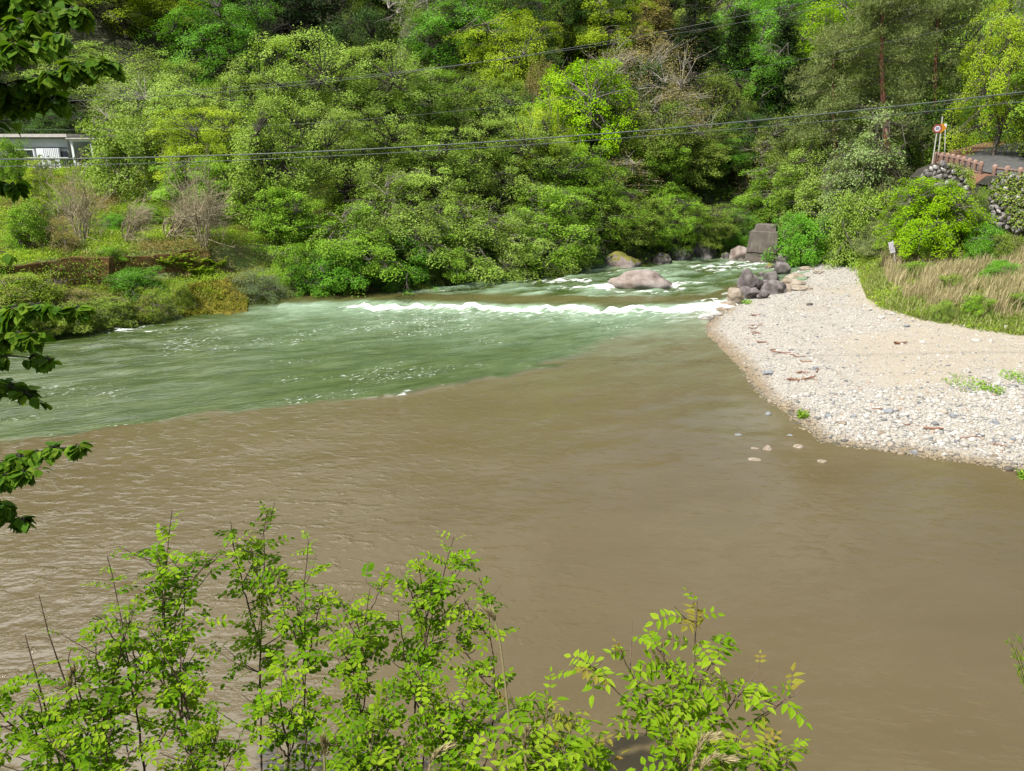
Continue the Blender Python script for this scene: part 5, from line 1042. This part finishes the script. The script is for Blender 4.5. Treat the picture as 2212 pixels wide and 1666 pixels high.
for i, (px, py, w, h, mt, lab) in enumerate([(2092, 806, 16, 9, ROCKWHITE, 'white cobble at the upper edge of the gravel weed patch'), (2155, 838, 20, 10, ROCKWHITE, 'white cobble between the two weed patches'), (2125, 856, 20, 9, ROCKWHITE, 'pale cobble below the gravel weeds'), (1905, 690, 14, 6, ROCKWHITE, 'bluish white stone at the grass edge'), (1930, 681, 12, 6, ROCKWHITE, 'small white stone at the grass edge above a bluish one'), (1880, 672, 11, 6, ROCKWHITE, 'white stone at the grass edge nearest the path'), (2177, 713, 16, 9, ROCKWHITE, 'white stone in the grass edge at the far right'), (1942, 695, 10, 5, ROCKWHITE, 'small pale stone right of the bluish white one'), (2085, 709, 12, 5, ROCKWHITE, 'pale stone on the sand below the dry straw'), (2110, 738, 18, 4, ROCKWHITE, 'flat white stone on the sandy strip'),
    (1762, 800, 12, 9, ROCKBLUE, 'dark blue-grey cobble beside the driftwood line'), (1660, 812, 22, 9, ROCKBLUE, 'bluish cobble near the left waterline of the beach'), (1920, 895, 26, 9, ROCKBLUE, 'bluish flat cobble in the middle of the beach'), (2060, 905, 18, 9, ROCKBLUE, 'blue-grey cobble right of the beach centre'), (2150, 918, 22, 8, ROCKBLUE, 'blue-grey flat cobble toward the right of the beach'), (1845, 903, 16, 7, ROCKBLUE, 'small grey cobble left of the bluish flat one'), (2188, 955, 14, 10, ROCKBLUE, 'dark grey stone at the right edge of the beach'), (1975, 985, 18, 8, ROCKBLUE, 'dark wet stone at the waterline of the beach'), (2042, 988, 14, 7, ROCKWHITE, 'pale stone at the waterline right of the dark wet one'), (1955, 903, 20, 8, ROCKWHITE, 'pale grey cobble beside the bluish flat one'), (1790, 905, 16, 8, ROCKBLUE, 'wet grey stone at the beach corner'), (1822, 922, 22, 9, ROCKTAN, 'orange-tan stone at the beach corner'), (1905, 940, 24, 7, ROCKTAN, 'tan flat stone above the beach waterline'), (2150, 990, 16, 8, ROCKTAN, 'reddish stone by the right waterline'), (1960, 708, 14, 5, ROCKBLUE, 'dark stone on the pale sand'), (1750, 661, 14, 6, ROCKPURP, 'small purplish stone alone on the sand below the ledge'), (1660, 900, 14, 6, ROCKBLUE, 'wet dark stone in the tan fringe of the beach')]):
    rock('cobble', lab, 'stone', px, py, w, h, mt, None, 400 + i, .8, .5, .15)
# driftwood
DRIFT = simple_mat('reddish driftwood', [(.3, (.14, .065, .04)), (.7, (.27, .145, .095))], 12, .9, .4, .01)
def drift(px, py, lpx, ang, rpx, label, seed, fork=True, name='driftwood'):
    r = np.random.default_rng(seed); b = PG(px, py); k = b[1] / FPX * 1.05; L = lpx * k; R = rpx * k * .62; a = Acc(); c, s = math.cos(ang), math.sin(ang); t = np.linspace(-.5, .5, 7)
    P = np.column_stack([t * L * c, t * L * s, R * .7 + .03 * np.sin(t * 7 + seed) * L + np.abs(t) * .04]) + r.normal(size=(7, 3)) * [.03 * L, .03 * L, .004]; tube(a, P, R * np.array([.7, 1, .95, .9, .85, .7, .35]), 7)
    if fork:
        for q in range(6): i = r.integers(1, 6); e = P[i] + r.normal(size=3) * [.34 * L, .30 * L, .02] + [0, 0, .03]; tube(a, curve3(P[i], e, np.zeros(3), 4), np.linspace(R * .5, R * .2, 4), 5)
    return tag(obj(name, a.mesh(name, DRIFT, True), None, tuple(b)), label, 'driftwood')
for i, (px, py, l, an, rp, lab) in enumerate([(1632, 683, 22, .3, 2.6, 'reddish driftwood bit at the upstream end of the debris line'), (1636, 704, 30, .5, 1.6, 'thin slanting driftwood stick second in the debris line'), (1628, 711, 16, .1, 2, 'short driftwood bit under the slanting stick'), (1636, 722, 24, -.5, 2, 'driftwood bit where the debris line bends'), (1648, 742, 26, -.3, 2.4, 'driftwood bit below the bend in the debris line'), (1673, 758, 20, .1, 2, 'small driftwood piece left of the flat cluster'), (1688, 764, 42, -.05, 2.6, 'flat driftwood cluster in the middle of the debris line'), (1722, 771, 30, -.4, 2.2, 'driftwood twigs right of the flat cluster'), (1740, 783, 28, -.5, 2, 'driftwood twigs before the hook of the debris line'), (1765, 803, 26, 1.2, 2.2, 'driftwood at the outer turn of the hook'), (1752, 818, 30, .5, 3, 'driftwood on the lower turn of the hook'), (1732, 806, 24, .1, 3, 'driftwood stick lying inside the hook'), (1716, 823, 32, -.25, 4, 'thick forked driftwood at the end of the debris line'), (1738, 822, 20, 1.3, 3, 'upright driftwood stub at the end of the debris line')]):
    drift(px, py, l, an, rp, lab, 500 + i)
drift(1945, 744, 28, .1, 5, 'rusty brown wood chunk alone on the upper gravel', 520, False); drift(2016, 930, 42, -.2, 5, 'short thick reddish log on the lower beach', 521, False, 'log'); drift(2092, 949, 76, -.12, 2, 'long thin stick right of the short reddish log', 522, False); drift(2160, 965, 30, -.5, 2.4, 'forked driftwood twig near the right beach edge', 523)
drift(1968, 920, 30, -.3, 1.3, 'thin twig left of the short reddish log', 524); drift(1905, 886, 40, .05, 2, 'faint line of wood scraps in the middle of the beach', 525)
# ------------------------------------------------------------------ near bank shrubs and the overhanging lime tree
def compound(acc, r, base, d, L, n, leaf, w, shape='oval', vb=.5, droop=.3, term=True):
    """pinnate leaf: rachis from base along d, n pairs of leaflets and a terminal one; returns the rachis curve"""
    d = unit(d); e = base + d * L + np.array([0, 0, -droop * L]); c = curve3(base, e, np.array([0, 0, droop * L * .6]), n + 2)
    t = unit(np.gradient(c, axis=0)); up = unit(np.array([0, 0, 1.0]) + r.normal(size=3) * .35); side = unit(np.cross(t, up)); nn = np.cross(side, t)
    P, D, N = [], [], []
    for s in (-1, 1): P.append(c[1:-1]); D.append(side[1:-1] * s + t[1:-1] * .45 - nn[1:-1] * .15 + r.normal(size=(n, 3)) * .18); N.append(nn[1:-1] + side[1:-1] * s * .15 + r.normal(size=(n, 3)) * .22)
    if term: P.append(c[-1:]); D.append(t[-1:]); N.append(nn[-1:])
    P, D, N = map(np.concatenate, (P, D, N)); k = len(P); ls = leaf * r.uniform(.75, 1.15, k); leaves(acc, P, D, N, ls, ls * w, np.clip(vb + r.normal(size=k) * .16, 0, 1), shape)
    return c
def shoot_shrub(name, label, base, tips, r, leaf, w, nl, rach, shape, lc, spacing=.115, side=1.0, stem_r=.011, start=.42, bend=.25, topcol=None, cat='shrub', group=None, mat=None):
    """tips: list of (world tip, start fraction on first stem or None)"""
    st = Acc(); fo = Acc(); tf = Acc(); base = np.array(base); stems = []
    def leafy(c, f0, dens=1.0):
        s = np.r_[0, np.cumsum(np.linalg.norm(np.diff(c, axis=0), axis=1))]; L = s[-1]; u = L * f0; a = r.random() * 6.28
        while u < L:
            p = np.array([np.interp(u, s, c[:, k]) for k in range(3)]); a += 2.4 + r.normal() * .3; q = u / L
            d = np.array([math.cos(a), math.sin(a), r.uniform(-.1, .55) + .5 * (q > .9)]); ln = rach * r.uniform(.7, 1.2) * (1 - .45 * (q > .93))
            n = max(2, int(nl * r.uniform(.7, 1.15) * (1 - .4 * (q > .93)))); tgt = tf if topcol and q > .88 and r.random() < .4 else fo
            cc = compound(tgt, r, p, d, ln, n, leaf * (1 - .4 * (q > .93)), w, shape, r.uniform(.2, .8), r.uniform(.05, .45)); tube(st, cc[::2] if len(cc) > 5 else cc, .0016, 3, cap=False)
            u += spacing * r.uniform(.6, 1.5) / dens * (.45 if q > .8 else 1)
    for i, (tip, fr_) in enumerate(tips):
        o = -base; tipl = np.array(tip) - base
        if fr_ is None or not stems: s0 = r.normal(size=3) * [.06, .06, 0]
        else: s0 = stems[0][int(fr_ * (len(stems[0]) - 1))]
        L = np.linalg.norm(tipl - s0); c = curve3(s0, tipl, r.normal(size=3) * L * .08 * [1, 1, .3] + np.array([0, 0, bend * L * .1]), 16) + r.normal(size=(16, 3)) * .006; stems.append(c)
        tube(st, c, np.linspace(stem_r * (1.0 if fr_ is None else .7), .0028, 16), 6); leafy(c, start if fr_ is None else .15)
        for q in range(int(4 * side)):
            j = r.integers(5, 15); a = r.random() * 6.28; ln = r.uniform(.22, .62) * min(1, L / 1.6) * (1.3 - j / 16); e = c[j] + np.array([math.cos(a) * ln, math.sin(a) * ln, ln * r.uniform(.4, 1.2)])
            sc = curve3(c[j], e, np.array([0, 0, -.06]), 8); tube(st, sc, np.linspace(.0055, .0018, 8), 5); leafy(sc, .40, 1.0)
    t = thing(name, label, cat, tuple(base), 0, group); obj('stems', st.mesh(name + '_stems', mat or STEM, True), t); obj('foliage', fo.mesh(name + '_foliage', LM[lc]), t)
    if topcol: obj('young_leaves', tf.mesh(name + '_young', LM[topcol]), t)
    return t
SR = np.random.default_rng(23)
def gb(px, Y): x = PY(px, 1500, Y)[0]; return (x, Y, h1(x, Y))
GL = 'locust shrubs on the near bank'
def locust(bpx, bY, tips, label, leaf=.052, **kw):
    shoot_shrub('locust_shrub', label, gb(bpx, bY), [(PY(px, py, Y), f) for px, py, Y, f in tips], SR, leaf, .62, 6, .195, 'oval', 'locust', group=GL, **kw)
locust(470, 4.9, [(372, 1098, 4.9, None), (345, 1190, 4.8, .6), (430, 1210, 5.0, .6), (400, 1290, 4.8, .45), (470, 1190, 4.9, .7)], 'tall locust shrub with the highest left tip and a forked dark stem')
locust(520, 5.3, [(578, 1098, 5.3, None), (540, 1160, 5.3, .75), (500, 1170, 5.2, .6), (560, 1330, 5.2, .4)], 'tall locust shrub just right of the highest left one, equally high')
locust(610, 5.0, [(662, 1165, 5.0, None), (610, 1215, 5.1, .7), (640, 1290, 5.0, .55), (700, 1270, 5.0, .6)], 'locust shrub with a lone leafy tuft on a thin tip right of the tall pair')
locust(760, 4.8, [(800, 1270, 4.8, None), (735, 1290, 4.9, .7), (770, 1340, 4.7, .5), (690, 1330, 4.8, .5), (830, 1260, 4.9, .7)], 'dense rounded locust shrub in the middle of the row')
locust(850, 5.1, [(905, 1205, 5.1, None), (870, 1235, 5.0, .75), (860, 1320, 5.0, .5)], 'slim locust shrub with a straight stem left of the highest right tip')
locust(900, 5.0, [(985, 1163, 5.0, None), (940, 1240, 5.0, .7), (960, 1330, 5.1, .5), (1000, 1215, 5.0, .8)], 'slim locust shrub with the highest tip right of centre')
locust(960, 4.9, [(1035, 1250, 5.0, None), (1005, 1295, 5.0, .85), (985, 1380, 5.0, .6)], 'leaning locust shrub with a tuft at its tip beside the tall dry reed', start=.55)
locust(230, 4.7, [(232, 1200, 4.7, None), (205, 1330, 4.6, .6), (270, 1340, 4.7, .55)], 'thin pale-leafed locust shrub left of the tall left pair', leaf=.042)
locust(200, 4.4, [(205, 1390, 4.4, None), (150, 1400, 4.4, .6), (280, 1330, 4.5, .6), (160, 1480, 4.3, .4), (250, 1450, 4.4, .5)], 'bushy locust shrub under the thin pale-leafed one')
locust(340, 4.6, [(320, 1350, 4.6, None), (290, 1400, 4.6, .6), (355, 1420, 4.6, .5), (390, 1400, 4.6, .6)], 'locust shrub below the tall forked one at its left foot')
locust(40, 4.2, [(70, 1485, 4.2, None), (20, 1530, 4.2, .6), (110, 1540, 4.3, .6), (-20, 1500, 4.2, .6)], 'low leafy locust shrub in the bottom left corner', spacing=.095)
locust(180, 4.0, [(170, 1560, 4.0, None), (100, 1590, 4.0, .5), (240, 1570, 4.0, .6), (290, 1600, 4.0, .5), (60, 1600, 4.0, .5)], 'low yellowish locust shrub along the bottom edge left', spacing=.09)
locust(450, 4.2, [(430, 1590, 4.2, None), (480, 1560, 4.2, .6), (400, 1610, 4.2, .5), (520, 1600, 4.2, .5)], 'low locust shrub at the foot of the tall left pair', spacing=.10)
locust(640, 4.4, [(640, 1480, 4.4, None), (690, 1520, 4.4, .6), (590, 1540, 4.4, .6), (620, 1420, 4.5, .7)], 'open locust shrub below the lone thin tip')
locust(760, 4.2, [(760, 1560, 4.2, None), (820, 1530, 4.2, .6), (880, 1590, 4.2, .6), (720, 1590, 4.2, .5), (840, 1480, 4.3, .7)], 'leafy low locust shrub at the bottom edge left of centre', spacing=.095)
locust(960, 4.4, [(970, 1500, 4.4, None), (1010, 1460, 4.4, .7), (930, 1560, 4.3, .5), (1050, 1530, 4.4, .6), (900, 1450, 4.5, .7)], 'leafy low locust shrub at the foot of the leaning one', spacing=.10)
def sumac(bpx, bY, tips, label, **kw):
    shoot_shrub('sumac_shrub', label, gb(bpx, bY), [(PY(px, py, Y), f) for px, py, Y, f in tips], SR, .085, .46, 5, .26, 'lance', 'sumac', topcol='red', cat='shrub', spacing=.15, group='sumac shrubs on the near bank', start=.4, **kw)
sumac(1480, 4.6, [(1505, 1300, 4.6, None), (1250, 1420, 4.6, .35), (1340, 1400, 4.5, .5), (1640, 1440, 4.7, .5), (1730, 1490, 4.6, .35), (1430, 1390, 4.7, .6), (1560, 1400, 4.6, .6), (1480, 1490, 4.4, .4)], 'large spreading yellow-green sumac shrub right of centre with a reddish top')
sumac(1180, 4.4, [(1190, 1490, 4.4, None), (1100, 1510, 4.4, .6), (1260, 1530, 4.4, .5), (1150, 1580, 4.3, .5)], 'low yellow-green sumac shrub beside the tall dry reed')
sumac(1260, 4.1, [(1270, 1580, 4.1, None), (1200, 1610, 4.1, .6), (1130, 1600, 4.1, .5), (1080, 1630, 4.1, .5)], 'low leafy sumac shrub at the bottom edge right of centre')
sumac(1520, 4.1, [(1520, 1580, 4.1, None), (1430, 1590, 4.1, .6), (1600, 1590, 4.1, .6), (1640, 1640, 4.0, .6), (1460, 1640, 4.0, .5)], 'low sumac shrub at the foot of the large spreading one')
sumac(1690, 4.2, [(1650, 1600, 4.2, None), (1710, 1640, 4.2, .6)], 'small red-stemmed sumac at the bottom edge, rightmost of the bank plants')
# ground weeds hiding the feet of the shrubs
def reed(bpx, bY, path, label, plume, seed):
    r = np.random.default_rng(seed); b = np.array(gb(bpx, bY)); P = np.array([b] + [PY(*p) for p in path]) - b; s = np.linspace(0, 1, len(P)); u = np.linspace(0, 1, 24)
    C = np.stack([np.interp(u, s, P[:, k]) for k in range(3)], -1)
    for q in range(4): C[1:-1] = (C[:-2] + C[2:] + 2 * C[1:-1]) / 4
    st = Acc(); tube(st, C, np.linspace(.010, .0045, 24), 5); t = thing('dry_reed', label, 'reed', tuple(b), group='dry reeds on the near bank'); obj('stalk', st.mesh('reed_stalk', LM['reed']), t)
    fo = Acc(); k0 = int(24 * (1 - plume)); 
    for q in range(340): i = r.integers(k0, 23); p = C[i]; d = unit(C[min(i + 1, 23)] - C[i - 1]) + r.normal(size=3) * .16; leaves(fo, p[None], d[None], rand_unit(r, 1), r.uniform(.04, .09), .011, np.array([r.random()]))
    obj('plume', fo.mesh('reed_plume', LM['reed']), t)
reed(1120, 4.3, [(1108, 1640, 4.3), (1092, 1480, 4.3), (1078, 1370, 4.3), (1066, 1330, 4.3), (1048, 1322, 4.3)], 'tall dry reed with a nodding plume standing alone in the centre', .28, 1)
reed(1140, 4.0, [(1136, 1650, 4.0), (1133, 1600, 4.0), (1138, 1585, 4.0)], 'short dry reed beside the foot of the tall reed', .5, 2)
reed(915, 4.0, [(925, 1655, 4.0), (945, 1625, 4.0), (968, 1614, 4.0)], 'short dry reed arching right at the bottom edge', .6, 3)
reed(700, 4.0, [(700, 1655, 4.0), (701, 1620, 4.0), (699, 1605, 4.0)], 'short upright dry reed at the bottom edge left of centre', .5, 4)
reed(1480, 3.9, [(1495, 1650, 3.9), (1515, 1600, 3.9), (1540, 1592, 3.9)], 'fluffy dry reed arching before the sumac shrub', .7, 5)
reed(1500, 3.9, [(1510, 1660, 3.9), (1540, 1635, 3.9), (1575, 1640, 3.9)], 'low fluffy dry reed under the arching one by the sumac', .7, 6)
reed(155, 4.4, [(150, 1540, 4.4), (150, 1470, 4.4), (158, 1450, 4.4)], 'short dry reed in the left shrubs', .5, 7)
def bare_stem(bpx, bY, path, label):
    r = np.random.default_rng(bpx); b = np.array(gb(bpx, bY)); P = np.array([b] + [PY(*p) for p in path]) - b; u = np.linspace(0, 1, 20); s = np.linspace(0, 1, len(P)); C = np.stack([np.interp(u, s, P[:, k]) for k in range(3)], -1)
    a = Acc(); tube(a, C, np.linspace(.008, .0025, 20), 5)
    for i in range(6, 19): e = C[i] + r.normal(size=3) * [.03, .02, .01] + [0, 0, .02]; tube(a, np.array([C[i], (C[i] + e) / 2, e]), [.002, .0015, .001], 4)
    tag(obj('bare_sapling', a.mesh('bare_sapling', STEM, True), None, tuple(b)), label, 'sapling', 'leafless saplings in the left shrubs')
bare_stem(190, 4.5, [(150, 1500, 4.5), (105, 1370, 4.5), (84, 1285, 4.5)], 'leafless reddish sapling leaning left, the taller of two in the left shrubs')
bare_stem(110, 4.4, [(90, 1500, 4.4), (70, 1430, 4.4), (54, 1370, 4.4)], 'leafless reddish sapling leaning left, the shorter of two in the left shrubs')
# overhanging tree at the left edge: trunk out of frame, branches with broad hanging leaves
def lime_tree():
    r = np.random.default_rng(99); bx, by = -5.6, 4.6; b = np.array([bx, by, h1(bx, by)]); t = thing('lime_tree', 'broad-leaved tree reaching in from the left edge with dark hanging leaves', 'tree', tuple(b))
    tk = Acc(); C = np.column_stack([np.linspace(0, .3, 9), np.linspace(0, .2, 9), np.linspace(-.3, 7.6, 9)]); tube(tk, C, np.linspace(.17, .06, 9), 10); obj('trunk', tk.mesh('lime_trunk', BARK, True), t)
    def twig_leaves(fo, c, f0, n):
        s = np.linspace(0, 1, len(c)); u = r.uniform(f0, 1, n); u[-2:] = 1; p = np.stack([np.interp(u, s, c[:, k]) for k in range(3)], -1); d = unit(np.gradient(c, axis=0)); dd = np.stack([np.interp(u, s, d[:, k]) for k in range(3)], -1)
        side = unit(np.cross(dd, [0, 0, 1])) * np.sign(r.normal(size=n))[:, None]; D = unit(dd * .55 + side * .8 + np.array([0, 0, -.75]) + r.normal(size=(n, 3)) * .25); N = unit(np.array([0, 0, 1.0]) + side * .35 + r.normal(size=(n, 3)) * .35); L = r.uniform(.055, .09, n)
        leaves(fo, p + D * .02, D, N, L, L * .82, r.random(n), 'ovate')
    def branch(path, n_tw, n_lf, tw=.35, f0=.25, per=14):
        f0 = max(f0, .52); n_lf *= 2
        P = np.array(path) - b; z0 = min(9, max(.5, P[0, 2] - .6)); P = np.vstack([[np.interp(z0, C[:, 2], C[:, 0]), np.interp(z0, C[:, 2], C[:, 1]), z0], P]); u = np.linspace(0, 1, 24); s = np.r_[0, np.cumsum(np.linalg.norm(np.diff(P, axis=0), axis=1))]; s /= s[-1]
        c = np.stack([np.interp(u, s, P[:, k]) for k in range(3)], -1)
        for q in range(5): c[1:-1] = (c[:-2] + c[2:] + 2 * c[1:-1]) / 4
        st = Acc(); fo = Acc(); tube(st, c, np.linspace(.022, .003, 24), 6)
        for q in range(int(n_tw * 2.6)):
            i = r.integers(int(24 * f0), 24); a = r.random() * 6.28; ln = tw * r.uniform(.4, 1.1) * (1.2 - i / 24); e = c[i] + np.array([math.cos(a) * ln, math.sin(a) * ln, -ln * r.uniform(.0, .5)]); tc = curve3(c[i], e, np.array([0, 0, .05]), 6); tube(st, tc, np.linspace(.005, .0018, 6), 4); twig_leaves(fo, tc, .15, int(per * 3.2))
        twig_leaves(fo, c, f0, n_lf * 2); o = obj('branch', st.mesh('lime_branch', BARKD, True), t); obj('leaves', fo.mesh('lime_leaves', LM['lime']), o)
    Y = 4.7
    branch([PY(-160, 160, Y), PY(-20, 60, Y), PY(60, 40, Y), PY(150, 25, Y)], 16, 30)
    branch([PY(-160, 60, Y + .2), PY(-20, -20, Y + .2), PY(70, -30, Y + .2), PY(120, 0, Y + .2)], 14, 20)
    branch([PY(-150, 150, Y - .2), PY(0, 110, Y - .2), PY(60, 100, Y - .2), PY(140, 82, Y - .2)], 14, 22)
    branch([PY(-150, 230, Y), PY(0, 190, Y), PY(90, 165, Y), PY(150, 142, Y), PY(222, 137, Y)], 13, 30, .22, .3, 10)
    branch([PY(-150, 260, Y + .1), PY(0, 215, Y + .1), PY(60, 205, Y + .1), PY(110, 215, Y + .1)], 12, 18, .22)
    branch([PY(-150, 320, Y), PY(-60, 250, Y), PY(0, 240, Y), PY(30, 262, Y)], 8, 10, .2)
    branch([PY(-150, 430, Y), PY(-80, 375, Y), PY(-20, 378, Y), PY(24, 400, Y)], 6, 9, .18)
    branch([PY(-150, 560, Y), PY(-80, 530, Y), PY(-20, 530, Y), PY(12, 545, Y)], 5, 7, .14)
    branch([PY(-160, 720, Y), PY(-40, 670, Y), PY(60, 655, Y), PY(120, 655, Y), PY(168, 668, Y)], 14, 24, .22, .25, 12)
    branch([PY(-160, 760, Y - .1), PY(-40, 720, Y - .1), PY(30, 715, Y - .1), PY(80, 725, Y - .1)], 8, 14, .16)
    branch([PY(-160, 800, Y), PY(-40, 762, Y), PY(40, 765, Y), PY(108, 778, Y)], 6, 18, .14, .4, 9)
    branch([PY(-160, 850, Y + .1), PY(-40, 818, Y + .1), PY(30, 820, Y + .1), PY(92, 868, Y + .1)], 9, 14, .16)
    branch([PY(-160, 1080, Y), PY(-40, 1020, Y), PY(40, 985, Y), PY(110, 962, Y), PY(164, 964, Y)], 9, 26, .16, .35, 10)
    branch([PY(-160, 1130, Y - .1), PY(-40, 1060, Y - .1), PY(30, 1010, Y - .1), PY(88, 1010, Y - .1)], 9, 14, .16)
    branch([PY(-160, 1130, Y), PY(-40, 1080, Y), PY(20, 1085, Y), PY(52, 1125, Y)], 9, 12, .16)
    # unseen rest of the crown, placed above and left to shade the branches
    for q in range(16):
        z = r.uniform(5.5, 7.8); a = r.uniform(1.2, 3.6); rad = r.uniform(.6, 2.0); e = b + np.array([math.cos(a) * rad, math.sin(a) * rad, 0]); e[2] = z
        if e[0] > -4.3: continue
        branch([b + (e - b) * [.4, .4, .8] + [0, 0, .3], e], 9, 14, .55, .3, 12)
lime_tree()
# little willow twigs at the right edge
wr_ = np.random.default_rng(3); st = Acc(); fo = Acc(); b = np.array(gb(2330, 5.0)); wt_ = thing('willow_shrub', 'feathery light green twigs poking in at the right edge above the water', 'shrub', tuple(b))
for px, py in ((2185, 1392), (2195, 1402), (2205, 1385), (2203, 1455), (2212, 1462), (2240, 1420), (2250, 1480)):
    e = PY(px, py, 5.0) - b; c = curve3(np.array([0, 0, 0.0]), e, np.array([.1, 0, .35]), 14); tube(st, c, np.linspace(.007, .0015, 14), 4); n = 60; i = wr_.integers(9, 14, n); d = unit(np.gradient(c, axis=0))[i] + wr_.normal(size=(n, 3)) * .6
    leaves(fo, c[i] + wr_.normal(size=(n, 3)) * .015, d, rand_unit(wr_, n), wr_.uniform(.03, .055, n), .009, wr_.random(n), 'dia')
obj('stems', st.mesh('willow_stems', STEM), wt_); obj('foliage', fo.mesh('willow_foliage', LM['sumac']), wt_)
